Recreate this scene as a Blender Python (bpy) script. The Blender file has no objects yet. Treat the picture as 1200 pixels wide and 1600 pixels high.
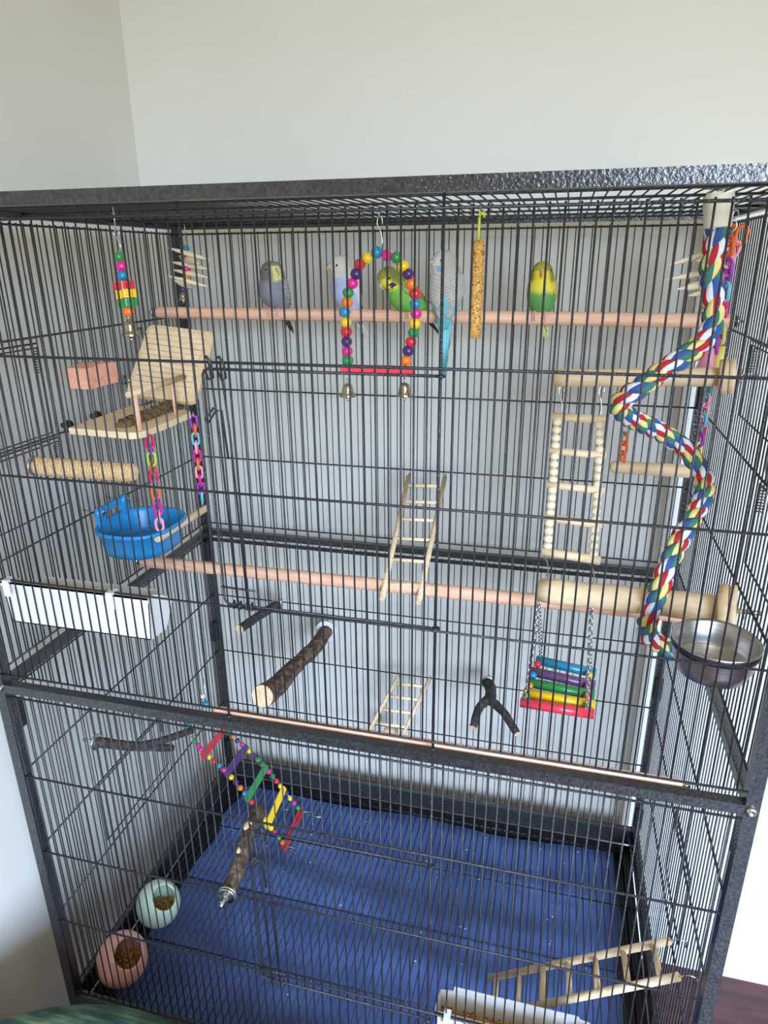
import bpy, math, random
from math import sin, cos, pi, radians
from mathutils import Vector, Matrix, Euler, Quaternion
from mathutils import noise as mnoise
random.seed(7)
scene = bpy.context.scene
COL = scene.collection

# ---------------------------------------------------------------- camera
cam_data = bpy.data.cameras.new('camera'); cam = bpy.data.objects.new('camera', cam_data); COL.objects.link(cam)
cam_data.sensor_fit = 'VERTICAL'; cam_data.sensor_height = 24.0; cam_data.lens = 16.110
cam_data.clip_start = 0.02; cam_data.clip_end = 60
cr, cu, cb = Vector((0.969251, 0.245953, -0.007753)), Vector((-0.077599, 0.335401, 0.938874)), Vector((0.23352, -0.909403, 0.344173))
m = Matrix((cr, cu, cb)).transposed().to_4x4(); m.translation = Vector((0.70665, -0.63402, 0.53045))
cam.matrix_world = m
scene.camera = cam
# ---------------------------------------------------------------- world and light
def S(r, g, b, a=1.0):
    def c(v):
        v /= 255.0
        return v / 12.92 if v <= 0.04045 else ((v + 0.055) / 1.055) ** 2.4
    return (c(r), c(g), c(b), a)
world = bpy.data.worlds.new('world'); scene.world = world; world.use_nodes = True
wn, wl = world.node_tree.nodes, world.node_tree.links
bg = wn['Background']
tc = wn.new('ShaderNodeTexCoord'); sx = wn.new('ShaderNodeSeparateXYZ'); rp = wn.new('ShaderNodeValToRGB')
wl.new(tc.outputs['Generated'], sx.inputs[0])
mp = wn.new('ShaderNodeMapRange'); mp.inputs['From Min'].default_value = -1; mp.inputs['From Max'].default_value = 1
wl.new(sx.outputs['Z'], mp.inputs['Value']); wl.new(mp.outputs[0], rp.inputs[0]); wl.new(rp.outputs[0], bg.inputs[0])
els = rp.color_ramp.elements
els[0].position = 0.44; els[0].color = (0.78, 0.78, 0.62, 1)      # sunlit ground outside
els[1].position = 0.52; els[1].color = (0.72, 0.88, 1.10, 1)      # open sky
bg.inputs[1].default_value = 0.55
def area(name, loc, size, sy, target, power, color):
    d = bpy.data.lights.new(name, 'AREA'); d.shape = 'RECTANGLE'; d.size = size; d.size_y = sy; d.energy = power; d.color = color
    o = bpy.data.objects.new(name, d); COL.objects.link(o); o.location = loc
    o.rotation_euler = (Vector(target) - Vector(loc)).to_track_quat('-Z', 'Y').to_euler()
    return o
# one window behind the photographer: sky light falls inwards and down, light off the sunny ground outside rises
area('window_sky_light', (2.05, -2.50, 0.60), 1.6, 1.5, (1.15, -0.9, -0.54), 71, (0.58, 0.80, 1.20)).data.spread = radians(82)
area('window_ground_light', (2.05, -2.50, 0.45), 1.6, 1.5, (1.2, -0.9, 1.40), 31, (1.0, 0.91, 0.50)).data.spread = radians(165)
area('ceiling_lamp_light', (1.0, -1.3, 1.42), 0.5, 0.5, (0.9, -1.0, 0), 7, (1.0, 0.93, 0.80))
scene.view_settings.view_transform = 'Standard'; scene.view_settings.look = 'None'
scene.view_settings.exposure = 0.04; scene.view_settings.gamma = 1.0; scene.view_settings.use_curve_mapping = False
scene.cycles.use_denoising = True
scene.cycles.max_bounces = 6; scene.cycles.sample_clamp_indirect = 6

# ---------------------------------------------------------------- materials
def setin(b, name, v):
    if name in b.inputs: b.inputs[name].default_value = v
def mat(name, color, rough=0.5, metal=0.0, color2=None, nscale=40, stretch=(1, 1, 1), bump=0.0, bscale=None, detail=3, coat=0.0, trans=0.0, ramp=(0.35, 0.65), spec=None, attr=False):
    mt = bpy.data.materials.new(name); mt.use_nodes = True
    n, l = mt.node_tree.nodes, mt.node_tree.links
    b = n['Principled BSDF']
    b.inputs['Base Color'].default_value = color; b.inputs['Roughness'].default_value = rough; b.inputs['Metallic'].default_value = metal
    if coat: setin(b, 'Coat Weight', coat)
    if trans: setin(b, 'Transmission Weight', trans)
    if spec is not None: setin(b, 'Specular IOR Level', spec)
    t = n.new('ShaderNodeTexCoord'); mpn = n.new('ShaderNodeMapping'); mpn.inputs['Scale'].default_value = stretch
    l.new(t.outputs['Object'], mpn.inputs['Vector'])
    if attr:
        a = n.new('ShaderNodeVertexColor'); a.layer_name = 'Col'; l.new(a.outputs['Color'], b.inputs['Base Color'])
    if color2:
        nz = n.new('ShaderNodeTexNoise'); nz.inputs['Scale'].default_value = nscale; nz.inputs['Detail'].default_value = detail
        l.new(mpn.outputs[0], nz.inputs['Vector'])
        r = n.new('ShaderNodeValToRGB'); r.color_ramp.elements[0].position = ramp[0]; r.color_ramp.elements[1].position = ramp[1]
        r.color_ramp.elements[0].color = color; r.color_ramp.elements[1].color = color2
        l.new(nz.outputs['Fac'], r.inputs[0]); l.new(r.outputs[0], b.inputs['Base Color'])
    if bump:
        nb = n.new('ShaderNodeTexNoise'); nb.inputs['Scale'].default_value = bscale or nscale; nb.inputs['Detail'].default_value = 2
        l.new(mpn.outputs[0] if not bscale or color2 else t.outputs['Object'], nb.inputs['Vector'])
        bp = n.new('ShaderNodeBump'); bp.inputs['Strength'].default_value = bump; bp.inputs['Distance'].default_value = 0.001
        l.new(nb.outputs['Fac'], bp.inputs['Height']); l.new(bp.outputs[0], b.inputs['Normal'])
    return mt
M = {}
M['wire'] = mat('cage_wire_dark', S(50, 48, 50), 0.36, 0.12, S(30, 29, 31), 420, bump=1.0, bscale=520, spec=0.55)
M['frame'] = mat('hammertone_paint', S(66, 64, 64), 0.24, 0.35, S(44, 43, 44), 260, bump=0.8, bscale=330, spec=1.0)
M['black'] = mat('black_plastic', S(28, 28, 31), 0.45)
M['wall'] = mat('wall_paint', S(213, 209, 197), 0.75, 0, S(210, 206, 194), 3, bump=0.04, bscale=250)
M['wall_left'] = mat('wall_paint_left', S(213, 209, 197), 0.75, 0, S(210, 206, 194), 3, bump=0.04, bscale=250)
M['ceil'] = mat('ceiling_paint', S(225, 225, 220), 0.8)
M['base'] = mat('white_trim_paint', S(222, 224, 228), 0.4)
M['floor'] = mat('dark_wood_floor', S(58, 30, 26), 0.28, 0, S(92, 50, 42), 6, (1, 9, 1), 0.15, detail=6)
M['peach'] = mat('peach_dowel_wood', S(226, 170, 136), 0.6, 0, S(240, 192, 162), 18, (1, 12, 12), 0.1, detail=5)
M['wood'] = mat('pale_wood', S(230, 198, 154), 0.6, 0, S(241, 214, 174), 26, (1, 6, 6), 0.12, detail=5)
M['wood_y'] = mat('pale_wood_plank', S(216, 182, 136), 0.6, 0, S(232, 204, 162), 26, (6, 1, 6), 0.12, detail=5)
M['wood_z'] = mat('pale_ladder_wood', S(205, 175, 135), 0.62, 0, S(226, 202, 165), 26, (8, 8, 2), 0.12, detail=5)
M['wood_end'] = mat('cut_wood_end', S(222, 184, 138), 0.7, 0, S(236, 206, 164), 120)
M['beadwood'] = mat('raw_bead_wood', S(232, 214, 178), 0.5, 0, S(240, 226, 196), 80)
M['pinkwood'] = mat('pink_mineral_block', S(226, 152, 122), 0.7, 0, S(240, 176, 148), 130, bump=0.5)
M['bark'] = mat('rough_bark', S(62, 48, 38), 0.85, 0, S(134, 106, 80), 95, (1, 1, 1), 0.9, 260, 6, ramp=(0.42, 0.72))
M['bark_dark'] = mat('dark_bark', S(44, 38, 35), 0.85, 0, S(88, 74, 64), 110, (1, 1, 1), 0.9, 260, 6, ramp=(0.45, 0.75))
M['metal'] = mat('bright_steel', S(210, 210, 208), 0.22, 1.0)
M['steel'] = mat('brushed_steel', S(206, 204, 202), 0.36, 1.0, S(186, 184, 182), 30, (1, 1, 14))
M['brass'] = mat('nickel_bell_metal', S(196, 186, 160), 0.22, 1.0)
M['white'] = mat('white_plastic', S(216, 212, 207), 0.35)
M['cream'] = mat('cream_plastic', S(232, 224, 200), 0.4)
M['blue_tub'] = mat('blue_bath_plastic', S(40, 140, 198), 0.35)
M['cloth'] = mat('navy_cotton', S(66, 88, 138), 0.9, 0, S(80, 104, 156), 9, bump=0.3, bscale=900)
M['green_pouf'] = None
M['water'] = mat('drinking_water', S(225, 222, 205), 0.03, 0, trans=1.0)
M['jute'] = mat('jute_twine', S(196, 158, 108), 0.9, 0, S(224, 190, 142), 300, bump=0.8)
M['mint'] = mat('mint_ceramic', S(190, 210, 186), 0.22, coat=0.4)
M['pinkc'] = mat('pink_ceramic', S(224, 164, 152), 0.22, coat=0.4)
M['seed'] = mat('millet_seed', S(196, 140, 58), 0.6, 0, S(226, 178, 92), 400)
M['seed_d'] = mat('dark_seed', S(110, 66, 30), 0.6, 0, S(150, 96, 48), 400)
M['seed_b'] = mat('brown_spray_seed', S(92, 68, 34), 0.8, 0, S(140, 106, 58), 400)
M['hullw'] = mat('pale_seed_hull', S(214, 206, 186), 0.7)
M['feather'] = mat('plumage', S(200, 200, 200), 0.75, attr=True, bump=0.25, bscale=600)
M['beak'] = mat('horn_beak', S(196, 176, 120), 0.4)
M['beak_p'] = mat('pinkish_beak', S(206, 140, 106), 0.4)
M['cere_b'] = mat('blue_cere', S(120, 130, 200), 0.5)
M['cere_p'] = mat('pale_cere', S(200, 170, 190), 0.5)
M['eye'] = mat('bird_eye', S(14, 12, 12), 0.1)
M['toe'] = mat('pink_bird_skin', S(214, 164, 154), 0.6)
M['tag'] = mat('yellow_green_plastic', S(214, 222, 60), 0.4)
PAINT = {'red': (214, 44, 56), 'pink': (224, 40, 132), 'blue': (34, 134, 168), 'green': (46, 140, 70), 'yellow': (240, 196, 30),
         'orange': (238, 124, 34), 'purple': (74, 42, 104), 'softpurple': (112, 74, 116), 'coral': (232, 62, 78)}
for k, c in PAINT.items():
    M['p_' + k] = mat('painted_wood_' + k, S(*c), 0.28, coat=0.2)
LINK = {'orange': (240, 110, 40), 'pink': (246, 160, 186), 'violet': (166, 56, 176), 'magenta': (222, 30, 140), 'aqua': (96, 196, 212), 'crimson': (212, 32, 86), 'lime': (168, 214, 70), 'lemon': (232, 220, 110), 'blue': (60, 130, 200)}
for k, c in LINK.items():
    M['l_' + k] = mat('plastic_link_' + k, S(*c), 0.3)
for k, c in {'red': (186, 38, 50), 'yellow': (232, 216, 134), 'green': (66, 122, 98), 'blue': (56, 86, 150), 'white': (232, 230, 232)}.items():
    M['y_' + k] = mat('cotton_yarn_' + k, S(*c), 0.9, bump=0.5, bscale=900)

# ---------------------------------------------------------------- mesh helpers
BASE = {}
class MB:
    def __init__(s): s.v = []; s.f = []; s.mi = []; s.sm = []
    def add(s, vs, fs, mi=0, smooth=False):
        o = len(s.v); s.v += [Vector(x) for x in vs]
        for k, f in enumerate(fs):
            s.f.append([i + o for i in f]); s.mi.append(mi if not isinstance(mi, list) else mi[k]); s.sm.append(smooth if not isinstance(smooth, list) else smooth[k])
        return s
    def box(s, c, d, rot=None, mi=0):
        R = rot or Matrix.Identity(3); c = Vector(c); h = [x / 2 for x in d]
        vs = [c + R @ Vector((sx_ * h[0], sy_ * h[1], sz_ * h[2])) for sx_ in (-1, 1) for sy_ in (-1, 1) for sz_ in (-1, 1)]
        return s.add(vs, [(0, 1, 3, 2), (4, 6, 7, 5), (0, 4, 5, 1), (2, 3, 7, 6), (0, 2, 6, 4), (1, 5, 7, 3)], mi)
    def span(s, a, b, mi=0):
        return s.box([(p + q) / 2 for p, q in zip(a, b)], [abs(q - p) for p, q in zip(a, b)], None, mi)
    def tube(s, pts, r, n=8, closed=False, mi=0, endmi=None, flat=1.0, up=None):
        pts = [Vector(p) for p in pts]; N = len(pts)
        T = []
        for i in range(N):
            a = pts[(i - 1) % N] if (closed or i > 0) else pts[i]
            b = pts[(i + 1) % N] if (closed or i < N - 1) else pts[i]
            T.append((b - a).normalized())
        u0 = Vector(up) if up else (Vector((0, 0, 1)) if abs(T[0].z) < 0.9 else Vector((1, 0, 0)))
        u0 = (u0 - T[0] * u0.dot(T[0])).normalized()
        vs = []; U = u0
        for i in range(N):
            if i: U = (T[i - 1].rotation_difference(T[i]) @ U); U = (U - T[i] * U.dot(T[i])).normalized()
            W = T[i].cross(U); rr = r[i] if isinstance(r, (list, tuple)) else r
            for k in range(n):
                a = 2 * pi * k / n
                vs.append(pts[i] + U * (cos(a) * rr) + W * (sin(a) * rr * flat))
        fs = []; mis = []; sms = []
        for i in range(N if closed else N - 1):
            j = (i + 1) % N
            for k in range(n):
                fs.append((i * n + k, i * n + (k + 1) % n, j * n + (k + 1) % n, j * n + k)); mis.append(mi); sms.append(True)
        if not closed:
            e = mi if endmi is None else endmi
            fs.append(tuple(range(n))[::-1]); fs.append(tuple((N - 1) * n + k for k in range(n))); mis += [e, e]; sms += [False, False]
        return s.add(vs, fs, mis, sms)
    def lathe(s, c, prof, axis=(0, 0, 1), n=16, mi=0, sx=1.0, cap=False):
        c = Vector(c); A = Vector(axis).normalized(); q = Vector((0, 0, 1)).rotation_difference(A)
        vs = []
        for (r, z) in prof:
            for k in range(n):
                a = 2 * pi * k / n
                vs.append(c + q @ Vector((cos(a) * r * sx, sin(a) * r, z)))
        fs = [(i * n + k, i * n + (k + 1) % n, (i + 1) * n + (k + 1) % n, (i + 1) * n + k) for i in range(len(prof) - 1) for k in range(n)]
        sm = [True] * len(fs)
        if cap:
            fs.append(tuple(range(n))[::-1]); fs.append(tuple((len(prof) - 1) * n + k for k in range(n))); sm += [False, False]
        return s.add(vs, fs, mi, sm)
    def sphere(s, c, r, n=12, m_=8, mi=0, sc=(1, 1, 1)):
        c = Vector(c); vs = [c + Vector((0, 0, r * sc[2]))]
        for i in range(1, m_):
            t = pi * i / m_
            for k in range(n):
                a = 2 * pi * k / n
                vs.append(c + Vector((sin(t) * cos(a) * r * sc[0], sin(t) * sin(a) * r * sc[1], cos(t) * r * sc[2])))
        vs.append(c - Vector((0, 0, r * sc[2])))
        fs = [(0, 1 + k, 1 + (k + 1) % n) for k in range(n)]
        for i in range(m_ - 2):
            for k in range(n):
                a = 1 + i * n
                fs.append((a + k, a + n + k, a + n + (k + 1) % n, a + (k + 1) % n))
        a = 1 + (m_ - 2) * n; L = len(vs) - 1
        fs += [(L, a + (k + 1) % n, a + k) for k in range(n)]
        return s.add(vs, fs, mi, True)
    def prism(s, poly, w, mi=0):          # poly: list of points, w: extrusion vector
        n = len(poly); w = Vector(w); vs = [Vector(p) for p in poly] + [Vector(p) + w for p in poly]
        fs = [tuple(range(n))[::-1], tuple(range(n, 2 * n))] + [(i, (i + 1) % n, n + (i + 1) % n, n + i) for i in range(n)]
        return s.add(vs, fs, mi)
    def mesh(s, name, mats, base=Vector((0, 0, 0))):
        me = bpy.data.meshes.new(name)
        me.from_pydata([tuple(v - base) for v in s.v], [], s.f)
        for m_ in mats: me.materials.append(m_)
        me.polygons.foreach_set('material_index', s.mi); me.polygons.foreach_set('use_smooth', s.sm)
        me.update(); return me
def mats(x): return [M[k] if isinstance(k, str) else k for k in (x if isinstance(x, (list, tuple)) else [x])]
def part(mb, name, mt, parent, stuff=False, label=None):
    base = BASE[parent.name] if parent else Vector((0, 0, 0))
    o = bpy.data.objects.new(name, mb.mesh(name, mats(mt), base)); COL.objects.link(o); o.parent = parent
    BASE[o.name] = base
    if stuff: o['kind'] = 'stuff'
    if label: o['label'] = label
    return o
def thing(name, label, cat, loc, group=None):
    o = bpy.data.objects.new(name, None); COL.objects.link(o); o.location = loc; o.empty_display_size = 0.02
    o['label'] = label; o['category'] = cat
    if group: o['group'] = group
    BASE[o.name] = Vector(loc); return o
def single(mb, name, mt, label, cat, loc, group=None):
    o = bpy.data.objects.new(name, mb.mesh(name, mats(mt), Vector(loc))); COL.objects.link(o); o.location = loc
    o['label'] = label; o['category'] = cat
    if group: o['group'] = group
    BASE[o.name] = Vector(loc); return o
def struct(mb, name, mt):
    o = bpy.data.objects.new(name, mb.mesh(name, mats(mt))); COL.objects.link(o); o['kind'] = 'structure'; BASE[o.name] = Vector((0, 0, 0)); return o
SH = {}
def inst(key, builder, mt, name, parent, loc, rot=None, scale=None):
    k = (key, mt if isinstance(mt, str) else tuple(mt))
    if k not in SH: SH[k] = builder().mesh(key, mats(mt))
    o = bpy.data.objects.new(name, SH[k]); COL.objects.link(o); o.parent = parent
    o.location = Vector(loc) - (BASE[parent.name] if parent else Vector((0, 0, 0)))
    if rot is not None: o.rotation_mode = 'QUATERNION'; o.rotation_quaternion = rot
    if scale is not None: o.scale = scale if hasattr(scale, '__len__') else (scale,) * 3
    return o
def V(*a): return Vector(a)
def lerp(a, b, t): return Vector(a) * (1 - t) + Vector(b) * t
def along(d): return Vector((0, 0, 1)).rotation_difference(Vector(d).normalized())
def smooth_path(pts, k=6, closed=False):
    P = [Vector(p) for p in pts]; out = []
    n = len(P)
    for i in range(n if closed else n - 1):
        p0 = P[(i - 1) % n] if (closed or i > 0) else P[0] * 2 - P[1]
        p1 = P[i]; p2 = P[(i + 1) % n]
        p3 = P[(i + 2) % n] if (closed or i < n - 2) else P[-1] * 2 - P[-2]
        for j in range(k):
            t = j / k
            out.append(0.5 * ((2 * p1) + (p2 - p0) * t + (2 * p0 - 5 * p1 + 4 * p2 - p3) * t * t + (3 * p1 - p0 - 3 * p2 + p3) * t ** 3))
    if not closed: out.append(P[-1])
    return out
def ring(c, r, axis, n=14):
    q = along(axis); return [Vector(c) + q @ Vector((cos(2 * pi * k / n) * r, sin(2 * pi * k / n) * r, 0)) for k in range(n)]

# ================================================================ THE ROOM
FZ, CZ, WY, LX, RX, FY = -1.005, 1.50, 0.64, -0.09, 3.3, -2.7
struct(MB().span((LX - 0.1, FY - 0.1, FZ - 0.05), (RX + 0.1, WY + 0.1, FZ)), 'floor', 'floor')
struct(MB().span((LX - 0.1, FY - 0.1, CZ), (RX + 0.1, WY + 0.1, CZ + 0.05)), 'ceiling', 'ceil')
struct(MB().span((LX - 0.1, WY, FZ), (RX + 0.1, WY + 0.1, CZ)), 'wall_back', 'wall')
struct(MB().span((LX - 0.1, FY, FZ), (LX, WY, CZ)), 'wall_left', 'wall_left')
# front wall with a window opening behind the photographer
wx0, wx1, wz0, wz1 = 1.25, 2.85, -0.35, 1.40
w = MB(); w.span((LX, FY - 0.1, FZ), (wx0, FY, CZ)); w.span((wx1, FY - 0.1, FZ), (RX, FY, CZ)); w.span((wx0, FY - 0.1, FZ), (wx1, FY, wz0)); w.span((wx0, FY - 0.1, wz1), (wx1, FY, CZ))
struct(w, 'wall_front', 'wall')
w = MB()
for a, b in (((wx0, wz0), (wx0 + 0.05, wz1)), ((wx1 - 0.05, wz0), (wx1, wz1)), ((wx0, wz0), (wx1, wz0 + 0.05)), ((wx0, wz1 - 0.05), (wx1, wz1)), ((2.03, wz0), (2.07, wz1))):
    w.span((a[0], FY - 0.08, a[1]), (b[0], FY - 0.03, b[1]))
struct(w, 'window_1', 'base')
struct(MB().span((RX, FY, FZ), (RX + 0.1, WY, CZ)), 'wall_right', 'wall')
def baseboard(name, x0, x1, y0, y1, alongx):
    w = MB(); H = 0.185
    prof = [(0, 0), (0.016, 0), (0.016, H * 0.72), (0.011, H * 0.78), (0.011, H * 0.88), (0.006, H * 0.95), (0.006, H), (0, H)]
    if alongx: w.prism([(x0, y0 - p, FZ + z) for p, z in prof], (x1 - x0, 0, 0))
    else: w.prism([(x0 + p, y0, FZ + z) for p, z in prof], (0, y1 - y0, 0))
    struct(w, name, 'base')
baseboard('baseboard_back', LX, RX, WY, WY, True)
baseboard('baseboard_left', LX, LX, FY, WY, False)

# ================================================================ THE CAGE
CW, CD = 0.94, 0.592
cage = thing('flight_cage', 'large dark grey hammertone wire flight cage standing in the room corner', 'bird cage', (0.47, 0.29, FZ))
PW = 0.0145
ztop, zmid = 0.5974, 0.0
for (px, py) in ((0, 0), (CW - PW, 0), (0, CD - PW), (CW - PW, CD - PW)):
    p = MB(); p.span((px, py, -0.94), (px + PW, py + PW, 0.5845)); part(p, 'post', 'frame', cage)
    c = MB(); cx_, cy_ = px + PW / 2, py + PW / 2
    c.lathe((cx_, cy_, FZ + 0.024), [(0.0, -0.009), (0.02, -0.009), (0.024, -0.005), (0.024, 0.005), (0.02, 0.009), (0.0, 0.009)], (1, 0, 0), 14)
    c.tube([(cx_, cy_, FZ + 0.03), (cx_, cy_, -0.94)], 0.007, 8); c.box((cx_, cy_, FZ + 0.052), (0.024, 0.03, 0.008)); part(c, 'caster', 'black', cage)
def rail(a, b): w = MB(); w.span(a, b); part(w, 'rail', 'frame', cage)
for (z0, z1) in ((0.5846, 0.5974), (-0.0124, 0.0), (-0.635, -0.598)):
    e = 0.0 if z1 > 0.5 else PW - 0.0002          # the top frame caps the posts, the others run between them
    rail((e, 0, z0), (CW - e, 0.0125, z1)); rail((e, CD - 0.0125, z0), (CW - e, CD, z1))
    f = 0.0127 if z1 > 0.5 else PW - 0.0002
    rail((0, f, z0), (0.0125, CD - f, z1)); rail((CW - 0.0125, f, z0), (CW, CD - f, z1))
# flat ledges of the middle frame that show from inside
rail((0.0125, CD - 0.024, -0.0200), (CW - 0.0125, CD - 0.0125, -0.0185))
# little joint clips on the posts
for (x, y, z) in ((0.006, CD - 0.02, -0.045), (0.934, CD - 0.02, -0.045), (0.006, CD - 0.02, -0.24), (0.934, CD - 0.02, -0.24), (0.934, CD - 0.02, 0.32), (0.006, 0.02, -0.06), (0.934, 0.02, -0.06), (0.934, CD - 0.02, -0.555), (0.006, CD - 0.02, -0.555)):
    w = MB(); w.box((x, y, z), (0.013, 0.013, 0.045)); part(w, 'clip', 'black', cage)
w = MB(); w.lathe((0.9325, 0.0, -0.0065), [(0.0058, 0.0), (0.0058, 0.0015), (0.0045, 0.0032), (0.002, 0.0034), (0.0018, 0.0022), (0.0, 0.0022)], (0, -1, 0), 20); part(w, 'bolt', 'metal', cage)
w = MB(); w.lathe((0.0075, 0.0, -0.0065), [(0.0058, 0.0), (0.0058, 0.0015), (0.0045, 0.0032), (0.002, 0.0034), (0.0018, 0.0022), (0.0, 0.0022)], (0, -1, 0), 20); part(w, 'bolt', 'metal', cage)
RW, RC, SP = 0.00100, 0.00150, 0.0127
XS = [0.3443 + SP * k for k in range(-26, 46)]
YS = [0.022 + SP * k for k in range(44)]
UP = [0.572, 0.4353, 0.2972, 0.1592, 0.0155]
LO = [-0.0195, -0.1530, -0.2920, -0.4302, -0.590]
def bar_builder(L, r=RW): return lambda: MB().tube([(0, 0, -L / 2), (0, 0, L / 2)], r, 6)
def panel_xz(y, yc, zs, single_bars, full=()):
    w = MB()
    for z in zs: w.tube([(0.0125, yc, z), (CW - 0.0125, yc, z)], RC, 6)
    pn = part(w, 'panel', 'wire', cage)
    z0, z1 = zs[-1] - 0.003, zs[0] + 0.003
    if single_bars:
        for i, x in enumerate(XS):
            if i in full:
                w = MB(); w.tube([(x, y - 0.001, zs[-1] - 0.008), (x, y - 0.001, zs[0] + 0.012)], RW * 1.5, 6)
                w.tube([(x, y - 0.001, zs[-1] - 0.0085), (x, y - 0.001, zs[-1] - 0.0125)], RW * 3, 6); part(w, 'bar', 'wire', pn)
            else: rw = RW if y < 0.3 else 0.00086; inst('bar_%.3f_%d' % (z1 - z0, y < 0.3), bar_builder(z1 - z0, rw), 'wire', 'bar', pn, (x, y, (z0 + z1) / 2))
    else:
        w = MB()
        for x in XS: w.tube([(x, y, z0), (x, y, z1)], 0.00086, 5)
        part(w, 'bars', 'wire', pn, stuff=True)
def panel_yz(x, xc, zs, single_bars):
    w = MB()
    for z in zs: w.tube([(xc, 0.0125, z), (xc, CD - 0.0125, z)], RC, 6)
    pn = part(w, 'panel', 'wire', cage)
    z0, z1 = zs[-1] - 0.003, zs[0] + 0.003
    if single_bars:
        for y in YS: inst('bar_%.3f' % (z1 - z0), bar_builder(z1 - z0), 'wire', 'bar', pn, (x, y, (z0 + z1) / 2))
    else:
        w = MB()
        for y in YS: w.tube([(x, y, z0), (x, y, z1)], RW, 5)
        part(w, 'bars', 'wire', pn, stuff=True)
panel_xz(0.0045, 0.0022, UP, True, (26, 46)); panel_xz(0.0045, 0.0022, LO, True, (46,))
panel_xz(CD - 0.0075, CD - 0.0100, [0.577] + UP[1:], True); panel_xz(CD - 0.0075, CD - 0.0100, LO, False)
panel_yz(0.0045, 0.0068, [0.577] + UP[1:], True); panel_yz(0.0045, 0.0068, LO, False)
panel_yz(CW - 0.0045, CW - 0.0068, [0.577] + UP[1:], False); panel_yz(CW - 0.0045, CW - 0.0068, LO, False)
# roof grille and floor grate
w = MB()
for y in (0.012, 0.10, 0.195, 0.29, 0.385, 0.48, CD - 0.012): w.tube([(0.012, y, 0.5905), (CW - 0.012, y, 0.5905)], RC, 6)
for x in XS: w.tube([(x, 0.012, 0.5928), (x, CD - 0.012, 0.5928)], RW, 5)
part(w, 'roof_grille', 'wire', cage, stuff=True)
GZ = -0.632
w = MB()
for y in (0.03, 0.145, 0.283, 0.421, 0.555): w.tube([(0.014, y, GZ - 0.002), (CW - 0.014, y, GZ - 0.002)], RC, 6)
for x in XS: w.tube([(x, 0.02, GZ), (x, CD - 0.02, GZ)], RW, 5)
part(w, 'floor_grate', 'wire', cage, stuff=True)
# tray with rolled walls
w = MB()
w.span((0.014, 0.014, -0.668), (CW - 0.014, CD - 0.014, -0.662))
for a, b in (((0.014, 0.014), (0.024, CD - 0.014)), ((CW - 0.030, 0.014), (CW - 0.014, CD - 0.014)), ((0.014, 0.014), (CW - 0.014, 0.022)), ((0.014, CD - 0.024), (CW - 0.014, CD - 0.014))):
    w.span((a[0], a[1], -0.662), (b[0], b[1], -0.637))
part(w, 'tray', 'black', cage)
# nested wire doors on the front
def front_door(z0, z1, x0=0.3560, x1=0.5985, mid=()):
    y = -0.0005; r = 0.0015; rr = 0.006
    pts = [(x1, y, z1), (x0 + rr, y, z1), (x0 + rr * 0.3, y, z1 - rr * 0.3), (x0, y, z1 - rr), (x0, y, z0 + rr), (x0 + rr * 0.3, y, z0 + rr * 0.3), (x0 + rr, y, z0), (x1, y, z0)]
    w = MB(); w.tube(pts, r, 8)
    for z in mid: w.tube([(x0, y + 0.001, z), (x1, y + 0.001, z)], r, 6)
    w.tube(ring((x1 + 0.001, y, z1), 0.0032, (0, 0, 1), 10), r, 6, True); w.tube(ring((x1 + 0.001, y, z0), 0.0032, (0, 0, 1), 10), r, 6, True)
    d = part(w, 'door', 'wire', cage)
    # sliding latch: two rods, hooks at top and bottom, little s-shaped handle
    l = MB(); xl = x0 + 0.010; zt = z1 + 0.012
    for dx, bow in ((0.004, 0.0), (0.016, 0.0)):
        l.tube([(xl + dx - 0.004, -0.004, zt - 0.004), (xl + dx, -0.004, z1 - 0.06), (xl + dx + 0.004, -0.004, z0 + 0.002)], 0.0013, 6)
    for dx in (-0.004, 0.010):
        l.tube([(xl + dx, -0.004, zt), (xl + dx + 0.004, -0.009, zt + 0.002), (xl + dx + 0.007, -0.006, zt - 0.006), (xl + dx + 0.007, -0.004, zt - 0.020), (xl + dx + 0.002, -0.004, zt - 0.022), (xl + dx - 0.001, -0.004, zt - 0.014)], 0.0014, 6)
    zz = z1 - 0.042
    l.tube([(xl + 0.012, -0.004, zz - 0.05), (xl + 0.009, -0.004, zz + 0.001), (xl + 0.006, -0.010, zz + 0.002), (xl - 0.003, -0.010, zz - 0.010), (xl - 0.007, -0.010, zz - 0.009), (xl - 0.006, -0.010, zz - 0.006), (xl + 0.002, -0.006, zz + 0.004)], 0.0013, 6)
    l.tube([(x0, -0.004, z0 + 0.023), (x0 + 0.040, -0.004, z0 + 0.022)], 0.0013, 6)
    for dx in (0.012, 0.020, 0.028, 0.034): l.tube(ring((x0 + dx, -0.002, z0 + 0.001), 0.0045, (1, 0.2, 0), 10), 0.0011, 5, True)
    part(l, 'latch', 'wire', d)
front_door(0.1640, 0.4290)
front_door(-0.4395, -0.1655)
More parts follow.
